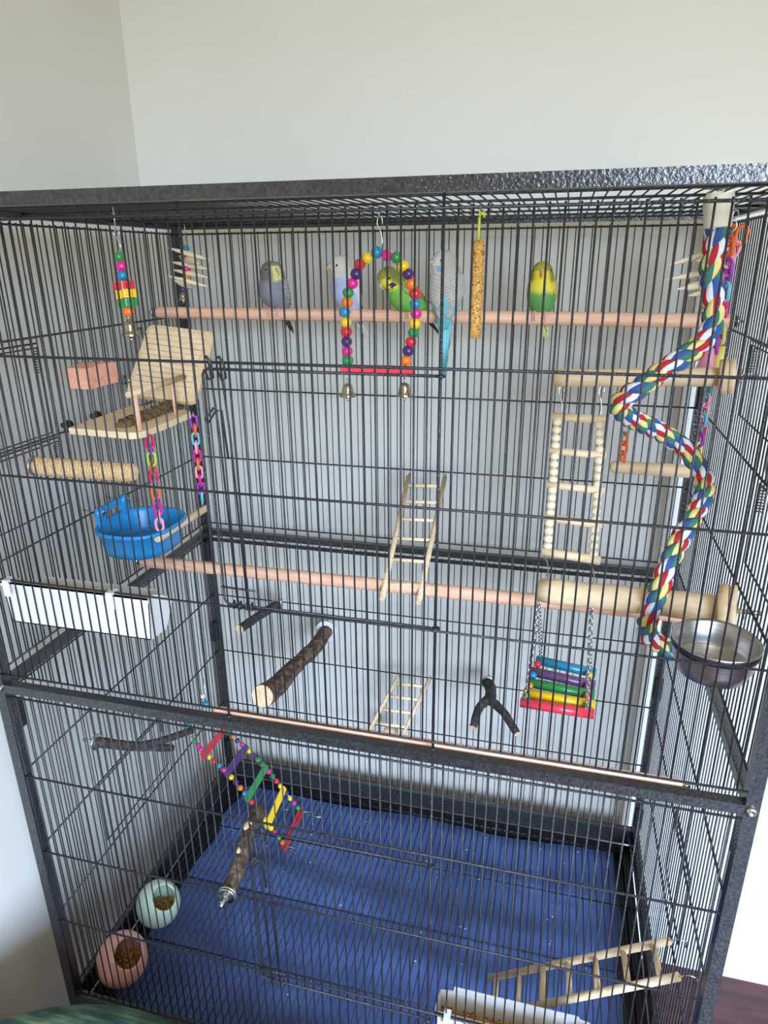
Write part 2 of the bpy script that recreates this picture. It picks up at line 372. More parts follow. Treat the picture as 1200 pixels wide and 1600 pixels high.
# side feeder doors: wire frames and coil springs
def side_door(x, y0, y1, z0, z1, sgn):
    w = MB(); X = x + sgn * 0.004
    w.tube([(X, y0, z0), (X, y1, z0), (X, y1, z1), (X, y0, z1)], 0.0013, 6, True)
    w.tube([(X, y0, z1 + 0.006), (X, y1, z1 + 0.006)], 0.0013, 6)
    d = part(w, 'side_door', 'wire', cage)
    sp = MB(); pts = [Vector((X + sgn * 0.003 + cos(t * 0.9) * 0.0032, y1 - 0.004 + sin(t * 0.9) * 0.0032, z1 - 0.004 - t * 0.00052)) for t in range(60)]
    sp.tube(pts, 0.0007, 4); part(sp, 'spring', 'wire', d)
side_door(0.0045, 0.055, 0.19, 0.300, 0.420, -1); side_door(0.0045, 0.06, 0.20, 0.19, 0.285, -1)
side_door(CW - 0.0045, 0.20, 0.35, 0.335, 0.425, 1); side_door(CW - 0.0045, 0.05, 0.205, 0.185, 0.285, 1)
side_door(0.0045, 0.15, 0.35, -0.420, -0.305, -1); side_door(CW - 0.0045, 0.18, 0.32, -0.420, -0.300, 1)

# navy liner in the tray
w = MB(); nx, ny = 90, 60
vs = []
for j in range(ny + 1):
    for i in range(nx + 1):
        u, v = i / nx, j / ny
        x = 0.047 + 0.845 * u + 0.006 * sin(v * 9 + 1) * (1 if u > 0.9 else 0.3) + (0.004 * sin(v * 21) if u < 0.05 or u > 0.95 else 0)
        y = 0.028 + 0.533 * v + 0.005 * sin(u * 14 + 0.6) * v
        fold = 0.0034 * sin(v * 32 + 2.2 * sin(u * 2.5)) + 0.0045 * mnoise.noise(Vector((x * 5, y * 16, 0.3))) + 0.0016 * mnoise.noise(Vector((x * 22, y * 10, 1.3)))
        crease = -0.005 * math.exp(-((y - 0.30 - 0.02 * x) / 0.006) ** 2) - 0.005 * math.exp(-((y - 0.43) / 0.005) ** 2) - 0.004 * math.exp(-((x - 0.55) / 0.006) ** 2)
        vs.append((x, y, -0.6530 + fold + crease))
fs = [(j * (nx + 1) + i, j * (nx + 1) + i + 1, (j + 1) * (nx + 1) + i + 1, (j + 1) * (nx + 1) + i) for j in range(ny) for i in range(nx)]
w.add(vs, fs, 0, True)
lo = len(w.v); w.add([(a, b, c - 0.002) for a, b, c in vs], [f[::-1] for f in fs], 0, True)
single(w, 'cage_liner', 'cloth', 'navy blue cotton liner lying creased in the cage tray', 'cloth', (0.47, 0.29, -0.66))
w = MB()
for k in range(70):
    x, y = random.uniform(0.08, 0.87), random.uniform(0.30, 0.55) if k % 3 else random.uniform(0.05, 0.5)
    w.sphere((x, y, -0.6475), random.uniform(0.0008, 0.0020), 5, 4, 0, (1.3, 1, 0.6))
o = single(w, 'seed_hulls', 'hullw', 'pale seed hulls scattered over the navy liner', 'seeds', (0.47, 0.3, -0.652)); o['kind'] = 'stuff'

# ================================================================ PERCHES
def grain_dowel(name, a, b, r, mt, label, cat='perch', n=16, endmt=None, washers=False, group=None):
    a, b = Vector(a), Vector(b)
    t = thing(name, label, cat, tuple(lerp(a, b, 0.5)), group)
    w = MB(); d = (b - a)
    w.tube([a, a + d * 0.004, b - d * 0.004, b], [r * 0.86, r, r, r * 0.86], n, mi=0, endmi=1)
    part(w, 'dowel', [mt, endmt or 'wood_end'], t)
    return t
t = grain_dowel('dowel_perch', (0.010, 0.487, 0.447), (0.930, 0.440, 0.447), 0.0098, 'peach', 'long peach-coloured wooden dowel perch carrying the five budgerigars')
for x, y in ((0.002, 0.4875), (0.938, 0.440)):
    w = MB(); w.tube([(x - 0.008, y, 0.447), (x + 0.008, y, 0.447)], 0.002, 6); w.lathe((x, y, 0.447), [(0, -0.001), (0.008, -0.001), (0.008, 0.001), (0, 0.001)], (1, 0, 0), 12); part(w, 'end_bolt', 'metal', t)
t = grain_dowel('dowel_perch', (0.010, 0.345, 0.030), (0.930, 0.300, 0.058), 0.0105, 'peach', 'long peach-coloured dowel perch crossing behind the tall ladder')
for x, y, z in ((0.002, 0.3455, 0.030), (0.938, 0.30, 0.058)):
    w = MB(); w.tube([(x - 0.008, y, z), (x + 0.008, y, z)], 0.002, 6); w.lathe((x, y, z), [(0, -0.001), (0.008, -0.001), (0.008, 0.001), (0, 0.001)], (1, 0, 0), 12); part(w, 'end_bolt', 'metal', t)
t = grain_dowel('dowel_perch', (0.315, 0.0215, -0.0045), (0.868, 0.0215, -0.0045), 0.0065, 'peach', 'thin peach dowel lying along the inside of the middle front rail')
w = MB(); w.tube([(0.868, 0.0215, -0.0045), (0.876, 0.0215, -0.0045)], 0.0022, 6); part(w, 'end_screw', 'metal', t)

def disc(t, c, axis, r, th, mt, name='washer'):
    w = MB(); w.lathe(c, [(0, 0), (r * 0.93, 0), (r, th * 0.15), (r, th * 0.85), (r * 0.93, th), (0, th)], axis, 24); return part(w, name, mt, t)
# two right wall perches with wooden discs
def disc_perch(a, b, r, label):
    a, b = Vector(a), Vector(b); d = (b - a).normalized()
    t = thing('wooden_perch', label, 'perch', tuple(b))
    w = MB(); pts = [lerp(a, b, k / 10) for k in range(11)]; rs = [r * (1 + 0.05 * sin(k * 1.7)) for k in range(11)]; rs[0] *= 0.93
    w.tube(pts, rs, 18, mi=0, endmi=1); part(w, 'dowel', ['wood', 'wood_end'], t)
    disc(t, b - d * 0.004, d, r * 1.85, 0.011, 'wood_end', 'wooden_disc'); disc(t, b + d * 0.0075, d, r * 1.85, 0.008, 'wood', 'wooden_disc')
    w = MB(); w.tube([b + d * 0.015, b + d * 0.042], 0.003, 8); w.lathe(b + d * 0.022, [(0, 0), (0.010, 0), (0.010, 0.002), (0, 0.002)], d, 14); part(w, 'bolt', 'metal', t)
disc_perch((0.6972, 0.4000, 0.3673), (0.9140, 0.3641, 0.3816), 0.0125, 'thick pale wooden perch with disc end, upper one on the right panel')
disc_perch((0.7017, 0.2200, 0.1135), (0.9140, 0.1685, 0.1378), 0.0165, 'thickest pale wooden perch with disc end beside the steel bowl')

# bark covered perches
def bark_perch(pts, rs, mt, label, disc_r=0, disc_mt='white', disc_ax=(0, 1, 0), bolt=0.012, name='bark_perch'):
    P = smooth_path(pts, 6); n = len(P)
    R = []
    for i in range(n):
        t_ = i / (n - 1) * (len(rs) - 1); k = min(int(t_), len(rs) - 2); rr = rs[k] + (rs[k + 1] - rs[k]) * (t_ - k)
        R.append(rr * (1 + 0.10 * mnoise.noise(Vector((i * 0.55, rr * 90, 2)))))
    t = thing(name, label, 'perch', tuple(P[0]))
    w = MB(); w.tube(P, R, 16, mi=0, endmi=1)
    for v in w.v: v += Vector((mnoise.noise(v * 160), mnoise.noise(v * 160 + V(9, 0, 0)), mnoise.noise(v * 160 + V(0, 9, 0)))) * 0.0012
    part(w, 'branch', [mt, 'wood_end'], t)
    ax = Vector(disc_ax)
    if disc_r: disc(t, Vector(P[0]) - ax * 0.002, ax, disc_r, 0.004, disc_mt)
    w = MB(); w.tube([Vector(P[0]) , Vector(P[0]) + ax * (bolt + 0.012)], 0.0028, 8); part(w, 'bolt', 'metal', t)
    return t
bark_perch([(0.1610, 0.5720, -0.1539), (0.1432, 0.5100, -0.1537), (0.1321, 0.4500, -0.1500)], [0.0085, 0.009, 0.0088], 'bark_dark', 'short thin bark perch with pale cut end on the back panel', 0.013, 'steel')
bark_perch([(0.2699, 0.5700, -0.2031), (0.268, 0.50, -0.203), (0.257, 0.42, -0.198), (0.249, 0.35, -0.197), (0.2467, 0.2950, -0.1814)], [0.014, 0.0155, 0.0150, 0.0185, 0.0205], 'bark', 'thick bark perch with a white washer jutting from the back panel', 0.0235, 'white')
t = bark_perch([(0.6115, 0.5720, -0.2767), (0.622, 0.535, -0.272), (0.6205, 0.5000, -0.2744)], [0.011, 0.011, 0.010], 'bark_dark', 'forked dark Y-shaped branch perch on the back panel', 0.014, 'steel', name='forked_perch')
for pts in ([(0.6198, 0.5030, -0.2678), (0.6049, 0.4750, -0.2740), (0.5991, 0.4400, -0.2915)], [(0.6198, 0.5030, -0.2678), (0.6507, 0.4750, -0.2719), (0.6804, 0.4400, -0.2909)]):
    w = MB(); P = smooth_path(pts, 6); w.tube(P, [0.0092 - 0.0022 * i / (len(P) - 1) for i in range(len(P))], 14, mi=0, endmi=1)
    for v in w.v: v += Vector((mnoise.noise(v * 160), mnoise.noise(v * 160 + V(9, 0, 0)), mnoise.noise(v * 160 + V(0, 9, 0)))) * 0.001
    part(w, 'fork', ['bark_dark', 'wood_end'], t)
t = bark_perch([(0.0080, 0.1563, -0.2149), (0.0350, 0.1677, -0.2238), (0.0620, 0.1799, -0.2321), (0.1000, 0.2298, -0.2682)], [0.0085, 0.008, 0.0078, 0.0062], 'bark_dark', 'thin forked branch perch bolted to the lower left panel', 0.0135, 'steel', (-1, 0, 0), name='forked_perch')
w = MB(); P = smooth_path([(0.0620, 0.1799, -0.2321), (0.0950, 0.2042, -0.2343), (0.1250, 0.2564, -0.2458)], 6); w.tube(P, 0.006, 12, mi=0, endmi=1); part(w, 'fork', ['bark_dark', 'wood_end'], t)
t = bark_perch([(0.3131, 0.0100, -0.2948), (0.312, 0.05, -0.285), (0.306, 0.095, -0.278), (0.2971, 0.1500, -0.2860)], [0.0105, 0.0115, 0.0120, 0.0125], 'bark', 'knotty bark perch bolted through the lower front bars', 0, 'steel', (0, -1, 0))
disc(t, (0.3165, 0.0, -0.2905), (0, -1, 0), 0.0135, 0.0015, 'steel'); disc(t, (0.3165, -0.003, -0.2905), (0, -1, 0), 0.0125, 0.002, 'metal')
w = MB(); w.tube([(0.3165, 0.006, -0.2905), (0.3165, -0.022, -0.2905)], 0.0024, 8)
w.box((0.3165, -0.010, -0.2905), (0.008, 0.006, 0.007)); w.box((0.3165, -0.012, -0.284), (0.003, 0.004, 0.010)); w.box((0.3165, -0.012, -0.297), (0.003, 0.004, 0.010)); part(w, 'wing_nut', 'metal', t)
for (x, y, z, r) in ((0.303, 0.098, -0.267, 0.006), (0.308, 0.06, -0.274, 0.005)):
    w = MB(); w.sphere((x, y, z), r, 10, 7, 0, (1, 1.6, 0.6)); part(w, 'knot', 'wood_end', t)
# jute wrapped perch on the left panel
a, b = V(*(0.0100, 0.1356, 0.2660)), V(*(0.1565, 0.1500, 0.2614))
t = thing('rope_wrapped_perch', 'jute-wrapped perch sticking out from the left panel', 'perch', tuple(a))
w = MB(); w.tube([a, b], 0.0100, 14, endmi=1); part(w, 'core', ['jute', 'wood_end'], t)
w = MB(); q = along(b - a); L = (b - a).length; turns = 34
w.tube([a + q @ Vector((cos(2 * pi * k / 12) * 0.0108, sin(2 * pi * k / 12) * 0.0108, 0.002 + (L - 0.004) * k / (12 * turns))) for k in range(12 * turns)], 0.0026, 5); part(w, 'rope_coil', 'jute', t)
disc(t, a - (b - a).normalized() * 0.004, (b - a), 0.0135, 0.003, 'steel')
# stub of wood under the small ladder
w = MB(); w.tube([(0.4075, 0.5770, -0.4337), (0.4091, 0.5250, -0.4171)], 0.0135, 20, mi=0, endmi=1)
single(w, 'wooden_perch', ['wood', 'wood_end'], 'short stubby wooden perch under the small ladder', 'perch', (0.4075, 0.5770, -0.4337))

# ================================================================ LADDERS
def ladder(a0, a1, b0, b1, rungs, rr, rg, label, t0=0.03, step=None, hooks=None, mt='wood_z'):
    t = thing('wooden_ladder', label, 'ladder', tuple(lerp(a0, b0, 0.5)))
    for p, q in ((a0, a1), (b0, b1)):
        w = MB(); w.tube([p, q], rr, 12, mi=0, endmi=1); part(w, 'rail', [mt, 'wood_end'], t)
    for u in rungs:
        w = MB(); w.tube([lerp(a0, a1, u), lerp(b0, b1, u)], rg, 8); part(w, 'rung', 'wood', t)
    if hooks:
        for p, d in hooks:
            p = Vector(p); d = Vector(d); w = MB(); w.tube([p, p + d * 0.6 + V(0, 0, 0.004), p + d, p + d - V(0, 0, 0.01)], 0.0011, 6); part(w, 'hook', 'metal', t)
    return t
A1, A0, B1, B0 = (0.4446, 0.5720, 0.1483), (0.4665, 0.2850, 0.0392), (0.5137, 0.5720, 0.1518), (0.5238, 0.2850, 0.0395)
ladder(A1, A0, B1, B0, (0.085, 0.235, 0.390, 0.550, 0.715, 0.890), 0.0043, 0.0031, 'tall wooden ladder leaning from the back panel onto the lower dowel perch', hooks=((A1, (0, 0.012, 0.002)), (B1, (0, 0.012, 0.002))))
A1, A0, B1, B0 = (0.4246, 0.5720, -0.2922), (0.3830, 0.4900, -0.3744), (0.4915, 0.5720, -0.2895), (0.4530, 0.4900, -0.3741)
ladder(A1, A0, B1, B0, (0.13, 0.37, 0.61, 0.86), 0.0038, 0.0030, 'small wooden ladder hooked low on the back panel', hooks=((A1, (0, 0.012, 0.002)), (B1, (0, 0.012, 0.002))))
A1, B1 = (0.9120, 0.1239, -0.3510), (0.9120, 0.0573, -0.3312)
A0, B0 = V(0.668, 0.186, -0.590), V(0.668, 0.118, -0.583)
ladder(A0, A1, B0, B1, (0.06, 0.20, 0.345, 0.49, 0.635, 0.78, 0.925), 0.0055, 0.0042, 'flat wooden ladder leaning up to the lower right panel', hooks=((A1, (0.022, 0, 0.004)), (B1, (0.022, 0, 0.004))))

# ================================================================ SMALL PIECE BUILDERS
def bead_b(): return MB().sphere((0, 0, 0), 1.0, 16, 12, 0, (1, 1, 0.93))
def bead(t, p, r, col, rot=None): return inst('bead', bead_b, col, 'bead', t, p, rot, r)
def bell_b():
    pr_ = [(0.0, 1.0), (0.30, 0.98), (0.52, 0.80), (0.60, 0.45), (0.66, 0.10), (0.80, -0.18), (1.0, -0.42), (0.96, -0.48), (0.74, -0.20), (0.58, 0.10), (0.50, 0.5), (0.3, 0.85), (0, 0.9)]
    w = MB(); w.lathe((0, 0, 0), pr_, (0, 0, 1), 20); return w
def bell(t, p, r):
    b_ = inst('bell', bell_b, 'brass', 'bell', t, p, None, r)
    w = MB(); p = Vector(p); w.tube([p + V(0, 0, r * 0.5), p - V(0, 0, r * 0.7)], r * 0.06, 6); w.sphere(p - V(0, 0, r * 0.8), r * 0.2, 8, 6); part(w, 'clapper', 'metal', t)
    w = MB(); w.tube(ring(p + V(0, 0, r * 1.25), r * 0.28, (1, 0.3, 0), 10), r * 0.07, 5, True); part(w, 'ring', 'metal', t)
def hook_wire(t, p0, p1, name='hook'):
    p0, p1 = Vector(p0), Vector(p1); d = (p1 - p0); s = d.cross(Vector((0, 1, 0))).normalized() * 0.0045
    w = MB(); w.tube(smooth_path([p1, lerp(p1, p0, 0.25) + s * 0.7, lerp(p1, p0, 0.6) + s * 0.2, lerp(p1, p0, 0.8) - s * 0.6, p0 - s * 0.2, p0 + s * 0.8, lerp(p0, p1, 0.22) + s], 5), 0.0009, 6); part(w, name, 'metal', t)
def link_b():
    pts = []
    for k in range(20):
        a = 2 * pi * k / 20; pts.append((cos(a) * 0.55, 0, sin(a) * 0.55 + (0.45 if sin(a) > 0 else -0.45)))
    w = MB(); w.tube(pts, 0.21, 8, True); return w
def plastic_chain(t, a, b, cols, size, wob=0.3):
    a, b = Vector(a), Vector(b); n = len(cols); d = b - a; q = along(-d)
    s_ = size
    for i, c in enumerate(cols):
        p = lerp(a, b, (i + 0.5) / n)
        rot = q @ Quaternion((0, 0, 1), (pi / 2 if i % 2 else 0) + 0.5 + random.uniform(-wob, wob))
        inst('link', link_b, 'l_' + c, 'link', t, p, rot, s_)
def metal_chain(t, a, b, r=0.0042, wire=0.0009, name='chain'):
    a, b = Vector(a), Vector(b); L = (b - a).length; n = max(2, int(L / (r * 1.35))); q = along(b - a); w = MB()
    for i in range(n):
        c = lerp(a, b, (i + 0.5) / n); rot = q @ Quaternion((0, 0, 1), pi / 2 * (i % 2) + 0.4)
        w.tube([c + rot @ Vector((cos(x) * r * 0.6, 0, sin(x) * r)) for x in [2 * pi * k / 10 for k in range(10)]], wire, 5, True)
    part(w, name, 'metal', t, stuff=True)

# ---------------------------------------------------------------- bead arch swing
O = (380, 260)
arch = thing('bead_swing', 'arched swing of painted beads with red bar and two bells', 'bird toy', (0.4593, 0.3000, 0.3878))
AB = [('green', (0.4162, 0.3000, 0.3987)), ('pink', (0.4159, 0.3000, 0.4113)), ('purple', (0.4154, 0.3000, 0.4244)), ('red', (0.4154, 0.3000, 0.4379)), ('yellow', (0.4152, 0.3000, 0.4504)), ('blue', (0.4137, 0.3000, 0.4639)),
      ('orange', (0.4177, 0.3000, 0.4765)), ('green', (0.4192, 0.3000, 0.4893)), ('pink', (0.4256, 0.3000, 0.5013)), ('purple', (0.4312, 0.3000, 0.5133)), ('red', (0.4365, 0.3000, 0.5253)), ('yellow', (0.4472, 0.3000, 0.5330)),
      ('blue', (0.4599, 0.3000, 0.5402)), ('pink', (0.4731, 0.3000, 0.5362)), ('green', (0.4863, 0.3000, 0.5335)), ('yellow', (0.4955, 0.3000, 0.5226)), ('purple', (0.5022, 0.3000, 0.5131)), ('orange', (0.5068, 0.3000, 0.5005)), ('red', (0.5118, 0.3000, 0.4882)),
      ('blue', (0.5122, 0.3000, 0.4755)), ('pink', (0.5134, 0.3000, 0.4630)), ('yellow', (0.5115, 0.3000, 0.4500)), ('green', (0.5099, 0.3000, 0.4382)), ('red', (0.5064, 0.3000, 0.4259)), ('purple', (0.5026, 0.3000, 0.4139)), ('orange', (0.4996, 0.3000, 0.4011))]
w = MB(); w.tube([Vector(AB[0][1]) - V(0, 0, 0.014)] + [p for c, p in AB] + [Vector(AB[-1][1]) - V(0, 0, 0.014)], 0.0012, 6); part(w, 'wire', 'metal', arch)
for i, (c, p) in enumerate(AB):
    d = Vector(AB[min(i + 1, len(AB) - 1)][1]) - Vector(AB[max(i - 1, 0)][1]); bead(arch, p, 0.0077 if i % 3 else 0.0081, 'p_' + c, along(d))
w = MB(); a, b = V(*(0.4061, 0.3000, 0.3854)), V(*(0.5102, 0.3000, 0.3875)); w.box((a + b) / 2, ((b - a).length, 0.012, 0.0125), Matrix.Rotation(0.0, 3, 'Y')); part(w, 'bar', 'p_coral', arch)
bell(arch, (0.4151, 0.3000, 0.3541), 0.0125); bell(arch, (0.4977, 0.3000, 0.3580), 0.0125)
hook_wire(arch, ((0.4632, 0.3000, 0.5820)), (0.4646, 0.3000, 0.5449))
w = MB(); p = V(*(0.4632, 0.3000, 0.5820)); w.tube([p, (p.x, p.y, 0.592)], 0.0009, 6); part(w, 'hanger', 'metal', arch)

# ---------------------------------------------------------------- bead and bell drop on the left
t = thing('bead_kabob', 'hanging drop of round and flower-shaped beads ending in a bell', 'bird toy', (0.1759, 0.1500, 0.5375))
for c, p, r in (('green', (0.1758, 0.1500, 0.5368), 0.0066), ('pink', (0.1776, 0.1500, 0.5258), 0.0068), ('blue', (0.1772, 0.1500, 0.5151), 0.0066), ('orange', (0.1791, 0.1500, 0.4729), 0.0074)): bead(t, p, r, 'p_' + c)
def flower_b():
    poly = [(cos(2 * pi * k / 40) * (1 + 0.16 * cos(6 * 2 * pi * k / 40)), sin(2 * pi * k / 40) * (1 + 0.16 * cos(6 * 2 * pi * k / 40)), -0.45) for k in range(40)]
    w = MB(); w.prism(poly, (0, 0, 0.9)); w.tube([(0, -1.22, 0), (0, -0.9, 0)], 0.22, 8); return w
for c, p in (('red', (0.1772, 0.1500, 0.5036)), ('yellow', (0.1788, 0.1500, 0.4938)), ('green', (0.1794, 0.1500, 0.4832))):
    for sx_ in (-0.006, 0.006):
        inst('flower_bead', flower_b, 'p_' + c, 'flower_bead', t, Vector(p) + V(sx_, -0.003 * sx_ / 0.006, 0.001 * sx_ / 0.006), Quaternion((0, 0, 1), sx_ * 60), (0.0078, 0.0078, 0.0108))
w = MB(); w.tube([(0.1759, 0.1500, 0.5433), (0.1768, 0.1500, 0.5155), (0.1775, 0.1500, 0.4625)], 0.0012, 6); part(w, 'wire', 'metal', t)
bell(t, (0.1783, 0.1500, 0.4493), 0.0125)
hook_wire(t, (0.1761, 0.1500, 0.5663), (0.1766, 0.1500, 0.5419)); w = MB(); p = V(*(0.1761, 0.1500, 0.5663)); w.tube([p, (p.x, p.y, 0.592)], 0.0009, 6); part(w, 'hanger', 'metal', t)

# ---------------------------------------------------------------- spiked wooden kabobs
def spindle_b():
    w = MB(); n = 12; w.tube([(-1 + 2 * k / n, 0, 0) for k in range(n + 1)], [0.02 + 0.125 * (sin(pi * k / n) ** 1.1) for k in range(n + 1)], 10, flat=0.8, up=(0, 1, 0)); return w
def spike_toy(label, core, spikes, beads, bellp=None):
    t = thing('spike_kabob', label, 'bird toy', core[0])
    w = MB(); w.tube([core[0], core[1]], 0.0011, 6); part(w, 'wire', 'metal', t)
    p = Vector(core[0]); w = MB(); w.tube([p, (p.x, p.y, 0.592)], 0.0009, 6); part(w, 'hanger', 'metal', t)
    for a, b in spikes:
        a, b = Vector(a), Vector(b); d = b - a
        inst('spike', spindle_b, 'beadwood', 'spike', t, (a + b) / 2, Vector((1, 0, 0)).rotation_difference(d.normalized()), d.length / 2)
    for c, p, r in beads: bead(t, p, r, 'p_' + c)
    if bellp: bell(t, bellp, 0.0085)
spike_toy('wooden spike toy with a tiny bell in the back left corner', ((0.0718, 0.5000, 0.5680), (0.0570, 0.5000, 0.4746)),
          [((0.0448, 0.4850, 0.5529), (0.1158, 0.5000, 0.5320)), ((0.0349, 0.5050, 0.5305), (0.1119, 0.5000, 0.5177)), ((0.0358, 0.5050, 0.5179), (0.1119, 0.4950, 0.5043)), ((0.0359, 0.4900, 0.5077), (0.1027, 0.5050, 0.4894)), ((0.0708, 0.4500, 0.5014), (0.0572, 0.5400, 0.4848)), ((0.0275, 0.5500, 0.5401), (0.1129, 0.4600, 0.5272))],
          [('blue', (0.0711, 0.5000, 0.5518), 0.0055), ('red', (0.0691, 0.5000, 0.5354), 0.0060), ('pink', (0.0672, 0.5000, 0.5189), 0.0058), ('orange', (0.0657, 0.5000, 0.5064), 0.0060), ('purple', (0.0570, 0.5000, 0.4853), 0.0052)], (0.0552, 0.5000, 0.4703))
spike_toy('wooden spike toy half hidden behind the rope in the back right corner', ((0.8964, 0.5000, 0.5562), (0.9028, 0.5000, 0.4573)),
          [((0.8434, 0.4900, 0.5197), (0.9108, 0.5100, 0.5391)), ((0.8432, 0.4900, 0.5004), (0.9132, 0.5100, 0.5113)), ((0.8559, 0.4500, 0.4887), (0.9224, 0.5300, 0.4966)), ((0.8737, 0.4600, 0.4797), (0.9222, 0.5300, 0.4857)), ((0.8790, 0.4700, 0.5256), (0.9116, 0.5200, 0.5340))],
          [('red', (0.8967, 0.5000, 0.5426), 0.0060), ('orange', (0.8977, 0.5000, 0.5297), 0.0060), ('blue', (0.8993, 0.5000, 0.5062), 0.0058), ('yellow', (0.9017, 0.5000, 0.4708), 0.0055)], (0.9021, 0.5000, 0.4555))

# ---------------------------------------------------------------- millet stick
t = thing('seed_stick', 'golden seed treat stick hanging from a yellow clip', 'bird treat', (0.5916, 0.3000, 0.5533))
a, b = V(*(0.5929, 0.3000, 0.5525)), V(*(0.5921, 0.3000, 0.4327)); w = MB(); n = 24
w.tube([lerp(a, b, k / n) for k in range(n + 1)], [0.0074 * (0.72 if k in (0, n) else 1) * (1 + 0.12 * mnoise.noise(V(k * 0.5, 0, 0))) for k in range(n + 1)], 14); part(w, 'core', 'seed', t)
w = MB(); q = along(b - a)
for k in range(620):
    u = random.random(); an = random.uniform(0, 2 * pi); p = lerp(a, b, u) + q @ Vector((cos(an) * 0.0076, sin(an) * 0.0076, 0)); w.sphere(p, random.uniform(0.0009, 0.0014), 5, 4, 1 if random.random() < 0.28 else 0)
part(w, 'seed_coat', ['seed', 'seed_d'], t, stuff=True)
w = MB(); w.tube([(0.5929, 0.3000, 0.5510), (0.5930, 0.3000, 0.5793)], 0.0018, 6); p = V(*(0.5930, 0.3000, 0.5793)); w.tube([p, p + V(0.002, 0, 0.006), p + V(0.006, 0, 0.006), p + V(0.006, 0, 0.0)], 0.0015, 6); w.tube([p, (p.x, p.y, 0.592)], 0.0012, 6); part(w, 'clip', 'tag', t)

# ---------------------------------------------------------------- slatted ramp board
def rounded(U, Vv, u0, u1, v0, v1, r, o):
    out = []
    for cx_, cy_, a0 in ((u1 - r, v1 - r, 0), (u0 + r, v1 - r, 90), (u0 + r, v0 + r, 180), (u1 - r, v0 + r, 270)):
        for k in range(6):
            a = radians(a0 + 18 * k); out.append(o + U * (cx_ + cos(a) * r) + Vv * (cy_ + sin(a) * r))
    return out
TL, TR, BL = V(*(0.0100, 0.4544, 0.4301)), V(*(0.1271, 0.4780, 0.4255)), V(*(0.0100, 0.3649, 0.3287))
W_ = (BL - TL); Lw = W_.length * 1.0; Wd = W_.normalized(); U = (TR - TL); Lu = U.length; U = (U - Wd * U.dot(Wd)).normalized(); N = U.cross(Wd).normalized()
if N.y > 0: N = -N
ramp = thing('ramp_board', 'slatted pale wooden ramp board fixed under the left end of the top perch', 'ramp', tuple(TL))
w = MB(); w.prism(rounded(U, Wd, 0, Lu, 0, Lw * 1.03, 0.013, TL), -N * 0.010); part(w, 'board', 'wood_y', ramp)
for k in range(11):
    v0 = 0.010 + k * (Lw - 0.02) / 11
    w = MB(); w.prism([TL + U * 0.008 + Wd * v0, TL + U * (Lu - 0.014) + Wd * v0, TL + U * (Lu - 0.014) + Wd * (v0 + 0.0090), TL + U * 0.008 + Wd * (v0 + 0.0090)], N * (0.0028 + 0.0008 * (k % 3))); part(w, 'slat', 'wood', ramp)
for v0 in (0.016, Lw - 0.022):
    p = TL + Wd * v0; w = MB(); w.tube([p + V(0.004, 0, 0), p - V(0.022, 0, 0)], 0.002, 6); w.lathe(p - V(0.012, 0, 0), [(0, -0.0015), (0.008, -0.0015), (0.008, 0.0015), (0, 0.0015)], (1, 0, 0), 12); part(w, 'bolt', 'metal', ramp)
# ---------------------------------------------------------------- corner platform with rail
plat = thing('wooden_platform', 'pale wooden platform with posts and handrail on the left panel', 'platform', (0.06, 0.29, 0.30))
poly = [V(0.010, 0.214, 0.302), V(0.06, 0.217, 0.300), V(0.108, 0.220, 0.298), V(0.118, 0.226, 0.298), V(0.122, 0.237, 0.298), V(0.124, 0.300, 0.298), V(0.124, 0.366, 0.299), V(0.118, 0.376, 0.299), V(0.060, 0.378, 0.302), V(0.010, 0.378, 0.304)]
w = MB(); w.prism([p - V(0, 0, 0.0095) for p in poly], (0, 0, 0.0095)); part(w, 'board', 'wood', plat)
for pp in ((0.112, 0.238), (0.112, 0.342)):
    w = MB(); w.tube([(pp[0], pp[1], 0.297), (pp[0] - 0.001, pp[1], 0.350)], 0.0046 if pp[1] < 0.3 else 0.0034, 10, endmi=1); part(w, 'post', ['peach', 'wood_end'], plat)
w = MB(); w.tube([(0.112, 0.222, 0.353), (0.114, 0.375, 0.355)], 0.0046, 12, endmi=1); part(w, 'handrail', ['wood_y', 'wood_end'], plat)
for y in (0.232, 0.300):
    w = MB(); w.tube([(0.016, y, 0.299), (-0.012, y, 0.299)], 0.0022, 6); w.lathe((-0.004, y, 0.299), [(0, -0.002), (0.010, -0.002), (0.010, 0.002), (0, 0.002)], (1, 0, 0), 12); w.box((-0.010, y, 0.302), (0.004, 0.014, 0.006)); part(w, 'wing_bolt', 'wire', plat)
def seed_mass(name, a, b, r, label, count=420):
    a, b = Vector(a), Vector(b); w = MB(); n = 16; q = along(b - a)
    w.tube([lerp(a, b, k / n) + V(0.001 * sin(k * 2.1), 0.001 * sin(k * 1.3), 0.0012 * sin(k * 1.9)) for k in range(n + 1)], [r * 0.8 * (0.55 if k in (0, n) else 1 + 0.15 * sin(k * 2.3)) for k in range(n + 1)], 10)
    for k in range(count):
        u = random.random(); an = random.uniform(0, 2 * pi); p = lerp(a, b, u) + q @ Vector((cos(an) * r * 0.88, sin(an) * r * 0.88, 0)); w.sphere(p, random.uniform(0.0012, 0.0021), 5, 4, random.choice((0, 0, 1)))
    o = single(w, name, ['seed_b', 'bark_dark'], label, 'bird treat', tuple(a)); return o
seed_mass('millet_spray', (0.0800, 0.2387, 0.3003), (0.0880, 0.3950, 0.3068), 0.0118, 'brown millet spray lying on the wooden platform')
